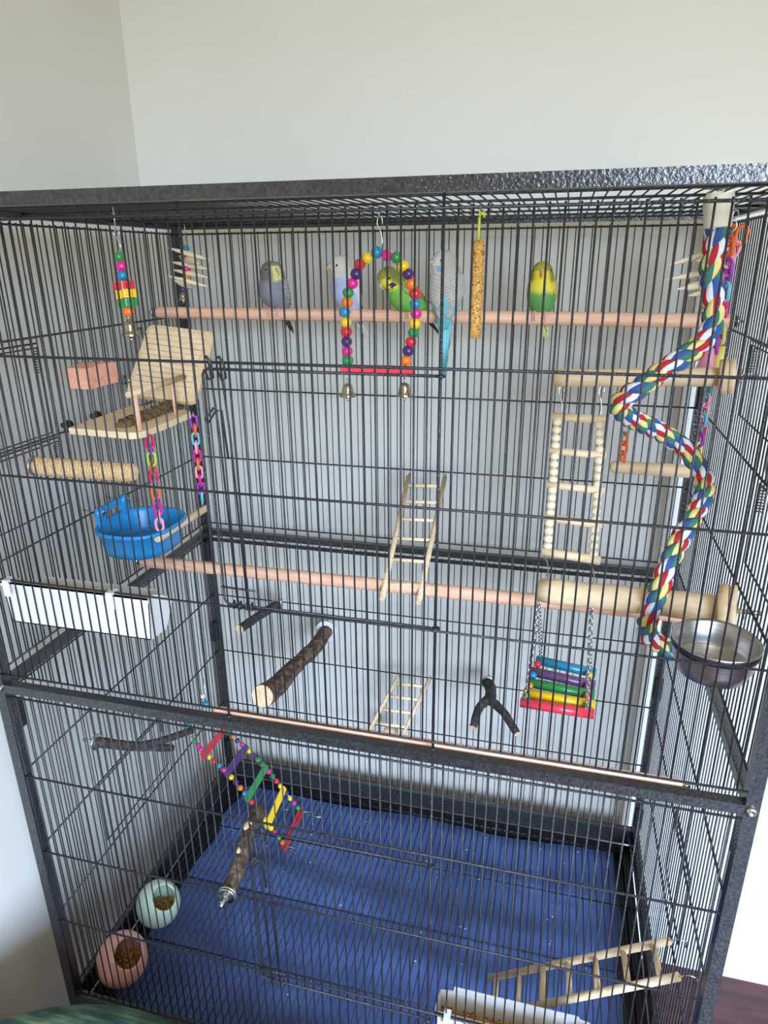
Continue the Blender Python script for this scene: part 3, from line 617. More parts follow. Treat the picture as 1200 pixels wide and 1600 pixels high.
# ---------------------------------------------------------------- mineral block
blk = thing('mineral_block', 'small peach-pink mineral chew block on the left panel', 'chew block', (0.0120, 0.2921, 0.3683))
a, b = V(*(0.0450, 0.2146, 0.3928)), V(*(0.0100, 0.3338, 0.3811))
w = MB(); c = Vector((0.026, 0.266, 0.372))
w.prism([c + V(0.020, -0.036, -0.015), c + V(0.020, 0.030, -0.015), c + V(0.020, 0.034, 0.0), c + V(0.020, 0.030, 0.015), c + V(0.020, 0.0, 0.018), c + V(0.020, -0.036, 0.015)], (-0.036, 0, 0)); part(w, 'block', 'pinkwood', blk)
w = MB(); w.tube([c + V(-0.012, 0.0, 0), c + V(-0.045, 0.0, 0)], 0.0022, 6); w.lathe(c + V(-0.034, 0, 0), [(0, -0.0015), (0.007, -0.0015), (0.007, 0.0015), (0, 0.0015)], (1, 0, 0), 12); part(w, 'bolt', 'metal', blk)

# ---------------------------------------------------------------- swing under the platform
sw = thing('chain_swing', 'small wooden swing hung from the platform by two plastic chains', 'bird swing', (0.1200, 0.3093, 0.1281))
plastic_chain(sw, (0.1220, 0.2449, 0.2855), (0.1220, 0.2428, 0.1414), ['crimson', 'violet', 'lime', 'orange', 'crimson', 'aqua', 'orange', 'violet', 'magenta', 'pink', 'pink'], 0.0100)
plastic_chain(sw, (0.1220, 0.3770, 0.2882), (0.1220, 0.3778, 0.1419), ['violet', 'orange', 'aqua', 'pink', 'magenta', 'orange', 'pink', 'magenta', 'violet', 'aqua'], 0.0100)
w = MB(); a, b = V(*(0.1240, 0.2278, 0.1293)), V(*(0.1240, 0.3870, 0.1259)); w.tube([a, lerp(a, b, 0.03), lerp(a, b, 0.97), b], [0.0045, 0.0062, 0.0062, 0.0045], 12, endmi=1); part(w, 'dowel', ['wood_y', 'wood_end'], sw)
for p in ((0.1220, 0.2427, 0.2909), (0.1220, 0.3779, 0.2923), (0.1220, 0.3767, 0.1364), (0.1220, 0.2415, 0.1354)):
    w = MB(); w.tube(ring(p, 0.0042, (1, 0.4, 0), 12), 0.0008, 6, True); part(w, 'ring', 'metal', sw)

# ---------------------------------------------------------------- blue bath
bt = thing('bird_bath', 'blue plastic bath tub clipped to the left panel', 'bird bath', (0.06, 0.27, 0.10))
def tub_outline(s, n=40):
    out = []
    for k in range(n):
        a = 2 * pi * k / n; ca, sa = cos(a), sin(a)
        ex = 2.6; x = 0.071 + 0.061 * s * math.copysign(abs(ca) ** (2 / ex), ca); y = 0.271 + 0.068 * s * math.copysign(abs(sa) ** (2 / ex), sa)
        out.append((x, y))
    return out
w = MB(); n = 40; rings = [(1.0, 0.1400), (1.03, 0.1385), (1.03, 0.1340), (0.955, 0.1325), (0.90, 0.108), (0.84, 0.096), (0.5, 0.094), (0.01, 0.094)]
inner = [(0.01, 0.0965), (0.5, 0.0965), (0.81, 0.099), (0.87, 0.110), (0.925, 0.1335), (0.955, 0.1385), (1.0, 0.1400)]
prof = inner + rings[1:]
vs = []
for s_, z in prof:
    vs += [(x, y, z + 0.000 * y) for x, y in tub_outline(s_, n)]
w.add(vs, [(i * n + k, (i + 1) * n + k, (i + 1) * n + (k + 1) % n, i * n + (k + 1) % n) for i in range(len(prof) - 1) for k in range(n)], 0, True); part(w, 'tub', 'blue_tub', bt)
w = MB(); w.add([(x, y, 0.116) for x, y in tub_outline(0.88, n)], [tuple(range(n))], 0); 
for y in (0.245, 0.310):
    w = MB(); w.box((0.016, y, 0.146), (0.009, 0.014, 0.022)); w.lathe((0.012, y, 0.158), [(0, 0), (0.009, 0), (0.0095, 0.004), (0.008, 0.009), (0, 0.009)], (1, 0, 0), 18); part(w, 'clip', 'blue_tub', bt)
    w = MB(); w.lathe((0.023, y, 0.160), [(0, 0.002), (0.0035, 0.001), (0.0035, 0), (0, 0)][::-1], (1, 0, 0), 12); w.tube([(0.020, y, 0.160), (-0.014, y, 0.160)], 0.0018, 6); part(w, 'screw', 'metal', bt)
w = MB(); w.box((0.015, 0.2775, 0.160), (0.006, 0.066, 0.011)); part(w, 'bracket', 'blue_tub', bt)
w = MB(); w.box((0.014, 0.2775, 0.139), (0.006, 0.08, 0.006)); part(w, 'bracket', 'blue_tub', bt)

# ---------------------------------------------------------------- hanging trough feeders
def trough(name, label, x0, x1, zt, seeds=False):
    t = thing(name, label, 'feeder', ((x0 + x1) / 2, 0.045, zt - 0.062))
    zb = zt - 0.060; y0, y1 = 0.0095, 0.058; th = 0.0016
    def wall(poly, off): w_ = MB(); w_.prism(poly, off); return w_
    # outer shell: floor, front, back (taller, notched), ends (stepped)
    w = MB()
    w.prism([(x0 + 0.004, y0, zb), (x1 - 0.004, y0, zb), (x1 - 0.004, y1 - 0.014, zb - 0.002), (x0 + 0.004, y1 - 0.014, zb - 0.002)], (0, 0, th))
    w.prism([(x0 + 0.004, y0, zb), (x1 - 0.004, y0, zb), (x1, y0, zt - 0.004), (x0, y0, zt - 0.004)], (0, th, 0))
    yb = y1 - 0.014
    back = [(x0 + 0.004, yb, zb - 0.002), (x1 - 0.004, yb, zb - 0.002), (x1, y1, zt - 0.028), (x1 - 0.004, y1, zt - 0.023), (x1 - 0.016, y1, zt - 0.021), (x1 - 0.019, y1, zt - 0.016), (x0 + 0.020, y1, zt - 0.016), (x0 + 0.018, y1, zt - 0.025), (x0, y1, zt - 0.028)]
    w.prism(back, (0, -th, 0))
    for xx, dd in ((x0, 1), (x1, -1)):
        pts = [(xx + dd * 0.004, y0, zb), (xx + dd * 0.004, yb, zb - 0.002), (xx, y1, zt - 0.027), (xx, y1 - 0.010, zt - 0.020), (xx, y1 - 0.020, zt - 0.012), (xx, y0 + 0.012, zt - 0.003), (xx, y0 + 0.006, zt - 0.002), (xx, y0, zt - 0.004)]
        w.prism(pts if dd > 0 else pts[::-1], (dd * th, 0, 0))
    w.prism([(x0, y0, zt - 0.006), (x1, y0, zt - 0.006), (x1, y0 - 0.003, zt - 0.004), (x1, y0 - 0.003, zt - 0.001), (x0, y0 - 0.003, zt - 0.001), (x0, y0 - 0.003, zt - 0.004)], (0, 0, 0.0001))
    w.span((x0, y0 - 0.0025, zt - 0.008), (x1, y0, zt - 0.004))
    part(w, 'box', 'white', t)
    for xx in (x0 + 0.018, x1 - 0.045):
        c = MB(); c.box((xx, 0.0035, zt + 0.004), (0.009, 0.013, 0.003)); c.box((xx, -0.0025, zt - 0.006), (0.009, 0.0018, 0.020)); c.box((xx, 0.0090, zt - 0.002), (0.009, 0.002, 0.012)); part(c, 'hook', 'white', t)
    if seeds:
        w = MB(); n = 1100
        w.span((x0 + 0.006, y0 + 0.003, zb + 0.002), (x1 - 0.006, yb - 0.002, zb + 0.016))
        for k in range(n): w.sphere((random.uniform(x0 + 0.006, x1 - 0.008), random.uniform(y0 + 0.003, yb), zb + 0.0165 + random.uniform(-0.001, 0.003)), random.uniform(0.0012, 0.0019), 5, 4, random.choice((0, 0, 1)))
        part(w, 'seed_mix', ['seed', 'seed_d'], t, stuff=True)
    return t
trough('trough_feeder', 'long white plastic trough hooked inside the left of the upper front bars', 0.040, 0.250, 0.155)
trough('trough_feeder', 'long white seed trough hooked inside the lowest front bars', 0.6075, 0.8175, -0.4310, True)

# ---------------------------------------------------------------- hanging beaded ladder on the right
hl = thing('bead_ladder', 'hanging ladder of pale wooden dowels and raw wood beads', 'ladder', (0.7341, 0.4000, 0.3556))
RG = [((0.6997, 0.3900, 0.3130), (0.7743, 0.3900, 0.3117)), ((0.6991, 0.3600, 0.2695), (0.7783, 0.3600, 0.2666)), ((0.7003, 0.3300, 0.2274), (0.7786, 0.3300, 0.2236)), ((0.6995, 0.3000, 0.1885), (0.7788, 0.3000, 0.1829)), ((0.6999, 0.2700, 0.1492), (0.7789, 0.2700, 0.1427))]
for i, (a, b) in enumerate(RG):
    w = MB(); w.tube([a, b], 0.0062 if i in (0, 4) else 0.0054, 12, mi=0, endmi=1); part(w, 'rung', ['wood', 'wood_end'], hl)
for i in range(4):
    for s_ in (0.10, 0.88):
        a, b = lerp(RG[i][0], RG[i][1], s_), lerp(RG[i + 1][0], RG[i + 1][1], s_)
        w = MB(); w.tube([a, b], 0.0010, 5); part(w, 'wire', 'metal', hl)
        for k in range(4):
            bead(hl, lerp(a, b, 0.155 + 0.23 * k), 0.0066, 'beadwood', along(b - a))
for s_, e in ((0.13, (0.7089, 0.4000, 0.3566)), (0.86, (0.7649, 0.4000, 0.3585))):
    hook_wire(hl, e, lerp(RG[0][0], RG[0][1], s_), 'hook')
for s_, e in ((0.10, (0.7078, 0.2350, 0.1261)), (0.88, (0.7682, 0.2350, 0.1215))):
    hook_wire(hl, lerp(RG[4][0], RG[4][1], s_), e, 'hook')

# ---------------------------------------------------------------- rainbow bench
bn = thing('rainbow_bench', 'hanging bench of five painted rainbow slats on chains', 'bird swing', (0.7386, 0.2660, -0.0600))
SL = [('blue', (0.7045, 0.3141, -0.0520), (0.7923, 0.2974, -0.0520)), ('softpurple', (0.6984, 0.2847, -0.0550), (0.7908, 0.2694, -0.0550)), ('green', (0.6934, 0.2588, -0.0580), (0.7896, 0.2492, -0.0580)), ('yellow', (0.6903, 0.2360, -0.0610), (0.7892, 0.2286, -0.0610)), ('coral', (0.6872, 0.2158, -0.0640), (0.7881, 0.2115, -0.0640))]
for c, a, b in SL:
    w = MB(); w.tube([a, b], 0.0072, 14); part(w, 'slat', 'p_' + c, bn)
for k, (c1, c2) in enumerate((('red', 'yellow'), ('blue', 'softpurple'), ('orange', 'red'), ('green', 'green'))):
    for s_, c in ((0.06, c1), (0.90, c2)):
        bead(bn, (lerp(SL[k][1], SL[k][2], s_) + lerp(SL[k + 1][1], SL[k + 1][2], s_)) / 2 + V(0, 0, 0.004), 0.0058, 'p_' + c)
for s_, top in ((0.07, (0.7020, 0.2200, 0.0963)), (0.90, (0.7702, 0.2200, 0.0950))):
    metal_chain(bn, top, lerp(SL[0][1], SL[0][2], s_) + V(0, 0, 0.006)); metal_chain(bn, top, lerp(SL[4][1], SL[4][2], s_) + V(0, 0, 0.008))
    w = MB(); w.tube(ring(top, 0.006, (1, 0.3, 0), 12), 0.0011, 6, True); part(w, 'ring', 'metal', bn)
    w = MB(); w.tube([lerp(SL[0][1], SL[0][2], s_), lerp(SL[4][1], SL[4][2], s_)], 0.0010, 5); part(w, 'wire', 'metal', bn)

# ---------------------------------------------------------------- chain swing at the right and chain toy
t = thing('chain_swing', 'round-ended wooden swing on pastel plastic chains behind the rope', 'bird swing', (0.8396, 0.4000, 0.2391))
a, b = V(*(0.7883, 0.4000, 0.2397)), V(*(0.9059, 0.4000, 0.2396)); d = (b - a)
w = MB(); w.tube([a, lerp(a, b, 0.02), lerp(a, b, 0.06), b], [0.004, 0.008, 0.0095, 0.0095], 16); part(w, 'dowel', 'wood', t)
plastic_chain(t, (0.8030, 0.4000, 0.3607), (0.8046, 0.4000, 0.2477), ['pink', 'violet', 'crimson', 'pink', 'aqua', 'orange', 'orange', 'orange'], 0.0094)
plastic_chain(t, (0.9061, 0.4000, 0.3643), (0.9059, 0.4000, 0.2521), ['aqua', 'pink', 'pink', 'aqua', 'crimson', 'violet', 'lemon', 'crimson'], 0.0094)
t = thing('plastic_chain_toy', 'dangling plastic chain toy with pastel drops in the back right corner', 'bird toy', (0.9209, 0.4600, 0.5725))
plastic_chain(t, (0.9125, 0.4400, 0.5656), (0.9210, 0.4400, 0.4067), ['orange', 'orange', 'pink', 'violet', 'violet', 'aqua', 'magenta', 'magenta', 'pink', 'lemon', 'violet'], 0.0122)
inst('link', link_b, 'l_orange', 'link', t, (0.9255, 0.4400, 0.5574), Quaternion((0, 1, 0), 0.2), 0.012)
inst('link', link_b, 'l_pink', 'link', t, (0.9204, 0.4400, 0.5400), Quaternion((0, 1, 0), 0.3), 0.010)
def drop_b(): w = MB(); w.lathe((0, 0, 0), [(0, 1.0), (0.22, 0.98), (0.3, 0.5), (0.42, 0), (0.5, -0.7), (0.44, -0.95), (0, -1.0)][::-1], (0, 0, 1), 14); return w
inst('drop_charm', drop_b, 'l_lemon', 'charm', t, (0.9238, 0.4400, 0.3934), None, (0.024, 0.024, 0.020)); inst('drop_charm', drop_b, 'l_pink', 'charm', t, (0.9073, 0.4400, 0.3912), Quaternion((0, 1, 0), 0.15), (0.026, 0.026, 0.020))
hook_wire(t, (V(*(0.9138, 0.4400, 0.5875))), (0.9153, 0.4400, 0.5623)); w = MB(); p = V(*(0.9138, 0.4400, 0.5875)); w.tube([p, (p.x, p.y, 0.592)], 0.0009, 6); part(w, 'hanger', 'metal', t)

# ---------------------------------------------------------------- twisted cotton rope perch
rope = thing('rope_perch', 'spiral rope perch twisted from red, yellow, green, blue and white cotton', 'rope perch', (0.8529, 0.2000, 0.5629))
CP = [(0.8529, 0.2000, 0.5629), (0.8537, 0.2050, 0.5381), (0.8545, 0.2100, 0.5124), (0.8624, 0.2150, 0.4858), (0.8644, 0.2150, 0.4587), (0.8513, 0.2050, 0.4375), (0.8252, 0.1900, 0.4192), (0.7972, 0.1850, 0.3965), (0.7749, 0.2000, 0.3710), (0.7950, 0.2350, 0.3478), (0.8322, 0.2700, 0.3257), (0.8677, 0.2850, 0.3007), (0.8905, 0.2800, 0.2730),
      (0.8931, 0.2550, 0.2522), (0.8785, 0.2250, 0.2328), (0.8616, 0.1950, 0.2127), (0.8488, 0.1750, 0.1864), (0.8412, 0.1650, 0.1565), (0.8346, 0.1700, 0.1184), (0.8385, 0.1850, 0.0854), (0.8588, 0.1950, 0.0657), (0.8811, 0.1950, 0.0586), (0.9050, 0.1900, 0.0604)]
PTH = smooth_path(CP, 12)
T_ = [(PTH[min(i + 1, len(PTH) - 1)] - PTH[max(i - 1, 0)]).normalized() for i in range(len(PTH))]
cum = [0.0]
for i in range(1, len(PTH)): cum.append(cum[-1] + (PTH[i] - PTH[i - 1]).length)
U0 = Vector((0, 1, 0)); frames = []; Uc = (U0 - T_[0] * U0.dot(T_[0])).normalized()
for i in range(len(PTH)):
    if i: Uc = T_[i - 1].rotation_difference(T_[i]) @ Uc; Uc = (Uc - T_[i] * Uc.dot(T_[i])).normalized()
    frames.append((Uc.copy(), T_[i].cross(Uc)))
YC = ['y_red', 'y_yellow', 'y_green', 'y_blue', 'y_white']
for sidx in range(3):
    R1, R2, pitch, n = 0.0058, 0.0065, 0.055, 20
    vs = []; cent = []
    for i, p in enumerate(PTH):
        a = 2 * pi * cum[i] / pitch + sidx * 2 * pi / 3; cent.append(p + (frames[i][0] * cos(a) + frames[i][1] * sin(a)) * R1)
    fs = []; mi = []
    for i in range(len(PTH)):
        t_ = (cent[min(i + 1, len(cent) - 1)] - cent[max(i - 1, 0)]).normalized()
        u_ = (frames[i][0] - t_ * frames[i][0].dot(t_)).normalized(); w_ = t_.cross(u_); tw = -2 * pi * cum[i] / 0.05
        for k in range(n):
            a = 2 * pi * k / n + tw; rr = R2 * (1 + 0.05 * abs(sin(2.5 * 2 * pi * k / n)))
            vs.append(cent[i] + u_ * cos(a) * rr + w_ * sin(a) * rr)
        if i:
            for k in range(n):
                fs.append(((i - 1) * n + k, (i - 1) * n + (k + 1) % n, i * n + (k + 1) % n, i * n + k)); mi.append((k * 5 // n))
    fs.append(tuple(range(n))[::-1]); mi.append(4); fs.append(tuple((len(PTH) - 1) * n + k for k in range(n))); mi.append(4)
    w = MB(); w.add(vs, fs, mi, True); part(w, 'strand', YC, rope)
w = MB(); c0 = V(*(0.8496, 0.2000, 0.5932)); c1 = V(*(0.8528, 0.2000, 0.5592)); ax = c0 - c1
w.lathe(c1, [(0, 0), (0.0130, 0), (0.0136, 0.002), (0.0140, ax.length * 0.45), (0.0146, ax.length * 0.47), (0.0152, ax.length - 0.002), (0.014, ax.length), (0, ax.length)], ax, 24); part(w, 'cap', 'cream', rope)
w = MB(); w.tube([c0, c0 + V(0, 0, 0.022)], 0.003, 8); w.lathe((c0.x, c0.y, 0.5965), [(0, 0), (0.016, 0), (0.016, 0.003), (0, 0.003)], (0, 0, 1), 18); part(w, 'wing_bolt', 'metal', rope)

# ---------------------------------------------------------------- steel bowl
bc = V(*(0.8971, 0.0670, 0.1500)); bc = V(0.8880, bc.y, 0.150)
bw = thing('steel_bowl', 'shiny stainless steel water bowl clamped at the right panel', 'bowl', (bc.x, bc.y, 0.105))
r = 0.0435
w = MB(); w.lathe((bc.x, bc.y, 0.150), [(0, -0.0415), (r * 0.55, -0.0415), (r * 0.80, -0.036), (r * 0.93, -0.022), (r * 0.96, -0.004), (r * 1.02, 0.0), (r * 1.03, 0.0015), (r * 1.0, 0.003), (r * 0.94, 0.001), (r * 0.90, -0.020), (r * 0.78, -0.034), (r * 0.5, -0.039), (0, -0.039)], (0, 0, 1), 48); part(w, 'basin', 'steel', bw)
w = MB(); w.lathe((bc.x, bc.y, 0.150), [(0, -0.024), (r * 0.88, -0.024)], (0, 0, 1), 40); part(w, 'water', 'water', bw)
w = MB(); w.lathe((bc.x, bc.y, 0.1455), [(r * 0.97, -0.002), (r * 1.02, -0.002), (r * 1.02, 0.003), (r * 0.97, 0.003)], (0, 0, 1), 40); w.tube([(bc.x + r, bc.y, 0.146), (0.934, bc.y, 0.146)], 0.003, 6); part(w, 'holder_ring', 'black', bw)

# ---------------------------------------------------------------- rainbow bead ladder in the lower section
rl = thing('bead_ladder', 'rainbow-painted bead ladder sagging down to the cage floor', 'ladder', (0.0300, 0.4415, -0.4173))
RGS = [('red', (0.0500, 0.4066, -0.4320), (0.0500, 0.4932, -0.4360)), ('purple', (0.0950, 0.4129, -0.4774), (0.0950, 0.4999, -0.4806)), ('green', (0.1350, 0.4166, -0.5361), (0.1350, 0.5077, -0.5349)), ('yellow', (0.1750, 0.4180, -0.6008), (0.1750, 0.5069, -0.5865)), ('red', (0.2120, 0.4167, -0.6506), (0.2120, 0.5104, -0.6434))]
for i, (c, a, b) in enumerate(RGS):
    a, b = Vector(a), Vector(b); d = (b - a); dn = d.normalized(); nrm = dn.cross(V(1, 0, -1).normalized()).normalized(); s_ = dn.cross(nrm)
    w = MB(); w.prism([a - dn * 0.006 - s_ * 0.007, a - dn * 0.009, a - dn * 0.006 + s_ * 0.007, b + dn * 0.006 + s_ * 0.007, b + dn * 0.009, b + dn * 0.006 - s_ * 0.007], nrm * 0.004); part(w, 'rung', 'p_' + c, rl)
BC = [['yellow', 'red', 'blue', 'pink'], ['yellow', 'purple', 'orange', 'blue'], ['red', 'blue', 'blue', 'yellow'], ['yellow', 'pink', 'green', 'orange']]
BD = [['green', 'orange', 'purple', 'pink'], ['yellow', 'purple', 'green', 'green'], ['pink', 'green', 'red', 'yellow'], ['purple', 'yellow', 'pink', 'green']]
for i in range(4):
    for side, cols in ((1, BC[i]), (2, BD[i])):
        a, b = Vector(RGS[i][side]), Vector(RGS[i + 1][side])
        w = MB(); w.tube([a, b], 0.0008, 5); part(w, 'wire', 'metal', rl)
        for k, c in enumerate(cols):
            bead(rl, lerp(a, b, 0.17 + 0.22 * k), 0.0061, 'p_' + c)
for p0, p1, cols in (((0.0120, 0.4221, -0.4057), RGS[0][1], ('green', 'pink', 'pink')), ((0.0200, 0.5225, -0.4323), RGS[0][2], ('red',))):
    w = MB(); w.tube([p0, p1], 0.0008, 5); part(w, 'wire', 'metal', rl)
    for k, c in enumerate(cols): bead(rl, lerp(p0, p1, 0.3 + 0.22 * k), 0.0055, 'p_' + c)
for p, d in ((V(*RGS[4][1]), V(0.035, 0.0, -0.012)), (V(*RGS[4][2]), V(0.045, 0.003, -0.006))):
    s_ = V(0, 0.0035, 0); w = MB(); w.tube(smooth_path([p + d * 0.1, p + d * 0.35 + s_, p + d * 0.8 + s_, p + d * 1.1, p + d * 0.8 - s_ * 1.4, p + d * 0.35 - s_, p + d * 0.2 + s_ * 0.4], 5), 0.0008, 6); part(w, 'hook', 'metal', rl)
# clear and blue beaded hanger at the middle rail
t = thing('bead_hanger', 'two blue wooden beads on a steel hook by the back left post', 'bird toy', (0.0397, 0.4500, -0.3408))
bead(t, (0.0397, 0.4500, -0.3408), 0.0080, 'p_blue'); bead(t, (0.0070, 0.4200, -0.3824), 0.0080, 'p_blue'); w = MB(); w.tube([(0.0405, 0.4500, -0.2779), (0.0397, 0.4500, -0.3408), (0.0070, 0.4200, -0.3824)], 0.0009, 6); part(w, 'wire', 'metal', t)
bead(t, (0.0342, 0.4500, -0.3226), 0.0055, 'white')

# ---------------------------------------------------------------- egg shaped seed pots
def egg_pot(label, c, mt, sc=1.0):
    c = Vector(c); R_ = 0.0405 * sc; hd = V(0.60, -0.20, 0.77).normalized(); q = along(hd); n, m_ = 40, 24; th0 = radians(33)
    t = thing('seed_pot', label, 'seed pot', tuple(c - V(0, 0, R_)))
    vs = []; rows = []
    for i in range(m_ + 1):
        th = th0 + (pi - th0) * i / m_; rows.append((th, R_))
    for i in range(m_ + 1):
        th = pi - (pi - th0) * i / m_; rows.append((th, R_ - 0.003))
    for th, rr in rows:
        for k in range(n):
            a = 2 * pi * k / n; v = q @ Vector((sin(th) * cos(a) * rr, sin(th) * sin(a) * rr, cos(th) * rr)); vs.append(c + Vector((v.x, v.y, v.z * 1.08)))
    fs = [(i * n + k, (i + 1) * n + k, (i + 1) * n + (k + 1) % n, i * n + (k + 1) % n) for i in range(len(rows) - 1) for k in range(n)]
    fs += [((len(rows) - 1) * n + k, k, (k + 1) % n, (len(rows) - 1) * n + (k + 1) % n) for k in range(n)]
    w = MB(); w.add(vs, fs, 0, True); part(w, 'shell', mt, t)
    w = MB(); cz = c.z - 0.018
    for k in range(700):
        a = random.uniform(0, 2 * pi); rr = 0.031 * sc * math.sqrt(random.random()); w.sphere((c.x + cos(a) * rr, c.y + sin(a) * rr, cz + random.uniform(-0.002, 0.002)), random.uniform(0.0013, 0.002), 5, 4, random.choice((0, 0, 1)))
    w.lathe((c.x, c.y, cz - 0.001), [(0, 0), (0.0325 * sc, 0)], (0, 0, 1), 24)
    part(w, 'seed_mix', ['seed', 'seed_d'], t, stuff=True)
egg_pot('mint green egg-shaped ceramic seed pot by the left panel', (0.0590, 0.180, -0.588), 'mint', 0.98)
egg_pot('pink egg-shaped ceramic seed pot in the front left corner', (0.0590, 0.067, -0.586), 'pinkc', 1.04)

# ---------------------------------------------------------------- cuttle piece at the right panel, clip at the left panel
w = MB(); w.prism([(0.944, 0.150, 0.30), (0.944, 0.200, 0.285), (0.944, 0.222, 0.31), (0.944, 0.220, 0.36), (0.944, 0.17, 0.375), (0.944, 0.14, 0.36)], (0.012, 0, 0))
single(w, 'cuttlebone', 'cream', 'cream cuttlebone hung outside the right panel at the frame edge', 'chew block', (0.95, 0.18, 0.30))

# ---------------------------------------------------------------- green pouf in front
gm = bpy.data.materials.new('green_leafy_weave'); gm.use_nodes = True; gn, gl = gm.node_tree.nodes, gm.node_tree.links; gb = gn['Principled BSDF']
gt = gn.new('ShaderNodeTexCoord'); gmp = gn.new('ShaderNodeMapping'); gmp.inputs['Scale'].default_value = (1, 7, 1); gmp.inputs['Rotation'].default_value = (0, 0, 0.2)
gz = gn.new('ShaderNodeTexNoise'); gz.inputs['Scale'].default_value = 16; gz.inputs['Detail'].default_value = 6
g2 = gn.new('ShaderNodeTexNoise'); g2.inputs['Scale'].default_value = 9; gr = gn.new('ShaderNodeValToRGB'); gx = gn.new('ShaderNodeMix'); gx.data_type = 'FLOAT'
gl.new(gt.outputs['Object'], gmp.inputs[0]); gl.new(gmp.outputs[0], gz.inputs['Vector']); gl.new(gt.outputs['Object'], g2.inputs['Vector'])
gx.inputs[0].default_value = 0.4; gl.new(gz.outputs['Fac'], gx.inputs[2]); gl.new(g2.outputs['Fac'], gx.inputs[3]); gl.new(gx.outputs[0], gr.inputs[0])
e = gr.color_ramp.elements; e[0].position = 0.36; e[0].color = S(22, 40, 34); e[1].position = 0.66; e[1].color = S(112, 136, 100)
e2 = gr.color_ramp.elements.new(0.5); e2.color = S(44, 72, 58)
gl.new(gr.outputs[0], gb.inputs['Base Color']); gb.inputs['Roughness'].default_value = 0.7
gbp = gn.new('ShaderNodeBump'); gbp.inputs['Strength'].default_value = 0.4; gbp.inputs['Distance'].default_value = 0.002; gl.new(gz.outputs['Fac'], gbp.inputs['Height']); gl.new(gbp.outputs[0], gb.inputs['Normal'])
t = thing('round_stool', 'dark green leaf-patterned round stool in front of the cage', 'stool', (0.229, -0.400, FZ))
w = MB(); w.lathe((0.229, -0.400, -0.40), [(0.0, 0.006), (0.20, 0.005), (0.27, 0.002), (0.292, -0.002), (0.299, -0.010), (0.299, -0.05), (0.285, -0.06), (0.0, -0.06)][::-1], (0, 0, 1), 72); part(w, 'cushion', gm, t)
w = MB(); w.lathe((0.229, -0.400, FZ), [(0.0, 0.0), (0.20, 0.0), (0.19, 0.30), (0.22, 0.545), (0.0, 0.545)][::-1], (0, 0, 1), 48); part(w, 'base', 'black', t)

# ================================================================ BUDGERIGARS
PROF = [(-0.016, -0.021, 0.004, 0.004), (-0.010, -0.017, 0.010, 0.009), (0.000, -0.010, 0.0165, 0.0155), (0.012, -0.004, 0.0215, 0.0205), (0.026, 0.000, 0.0242, 0.0230), (0.040, 0.001, 0.0236, 0.0222),
        (0.052, 0.000, 0.0220, 0.0210), (0.060, 0.000, 0.0204, 0.0198), (0.068, 0.0012, 0.0192, 0.0190), (0.077, 0.0025, 0.0170, 0.0172), (0.085, 0.0025, 0.0140, 0.0145), (0.0905, 0.002, 0.0085, 0.0090), (0.0925, 0.0015, 0.0015, 0.0016)]
def prof_at(u):
    for i in range(len(PROF) - 1):
        if u <= PROF[i + 1][0] or i == len(PROF) - 2:
            a, b = PROF[i], PROF[i + 1]; t = max(0, min(1, (u - a[0]) / (b[0] - a[0])))
            p0 = PROF[max(i - 1, 0)]; p3 = PROF[min(i + 2, len(PROF) - 1)]
            out = []
            for j in (1, 2, 3):
                m0 = (b[j] - p0[j]) / max(b[0] - p0[0], 1e-6) * (b[0] - a[0]); m1 = (p3[j] - a[j]) / max(p3[0] - a[0], 1e-6) * (b[0] - a[0])
                h = (2 * t ** 3 - 3 * t * t + 1) * a[j] + (t ** 3 - 2 * t * t + t) * m0 + (-2 * t ** 3 + 3 * t * t) * b[j] + (t ** 3 - t * t) * m1
                out.append(h)
            return out[0], max(out[1], 0.0006), max(out[2], 0.0006)
def colour_layer(me, cols):
    ca = me.color_attributes.new('Col', 'FLOAT_COLOR', 'POINT')
    flat = []
    for c in cols: flat += [c[0], c[1], c[2], 1.0]
    ca.data.foreach_set('color', flat)
def mixc(a, b, t): t = max(0, min(1, t)); return tuple(a[i] * (1 - t) + b[i] * t for i in range(3))
def sst(x, a, b): t = max(0, min(1, (x - a) / (b - a))); return t * t * (3 - 2 * t)
def wrap(a): return (a + pi) % (2 * pi) - pi
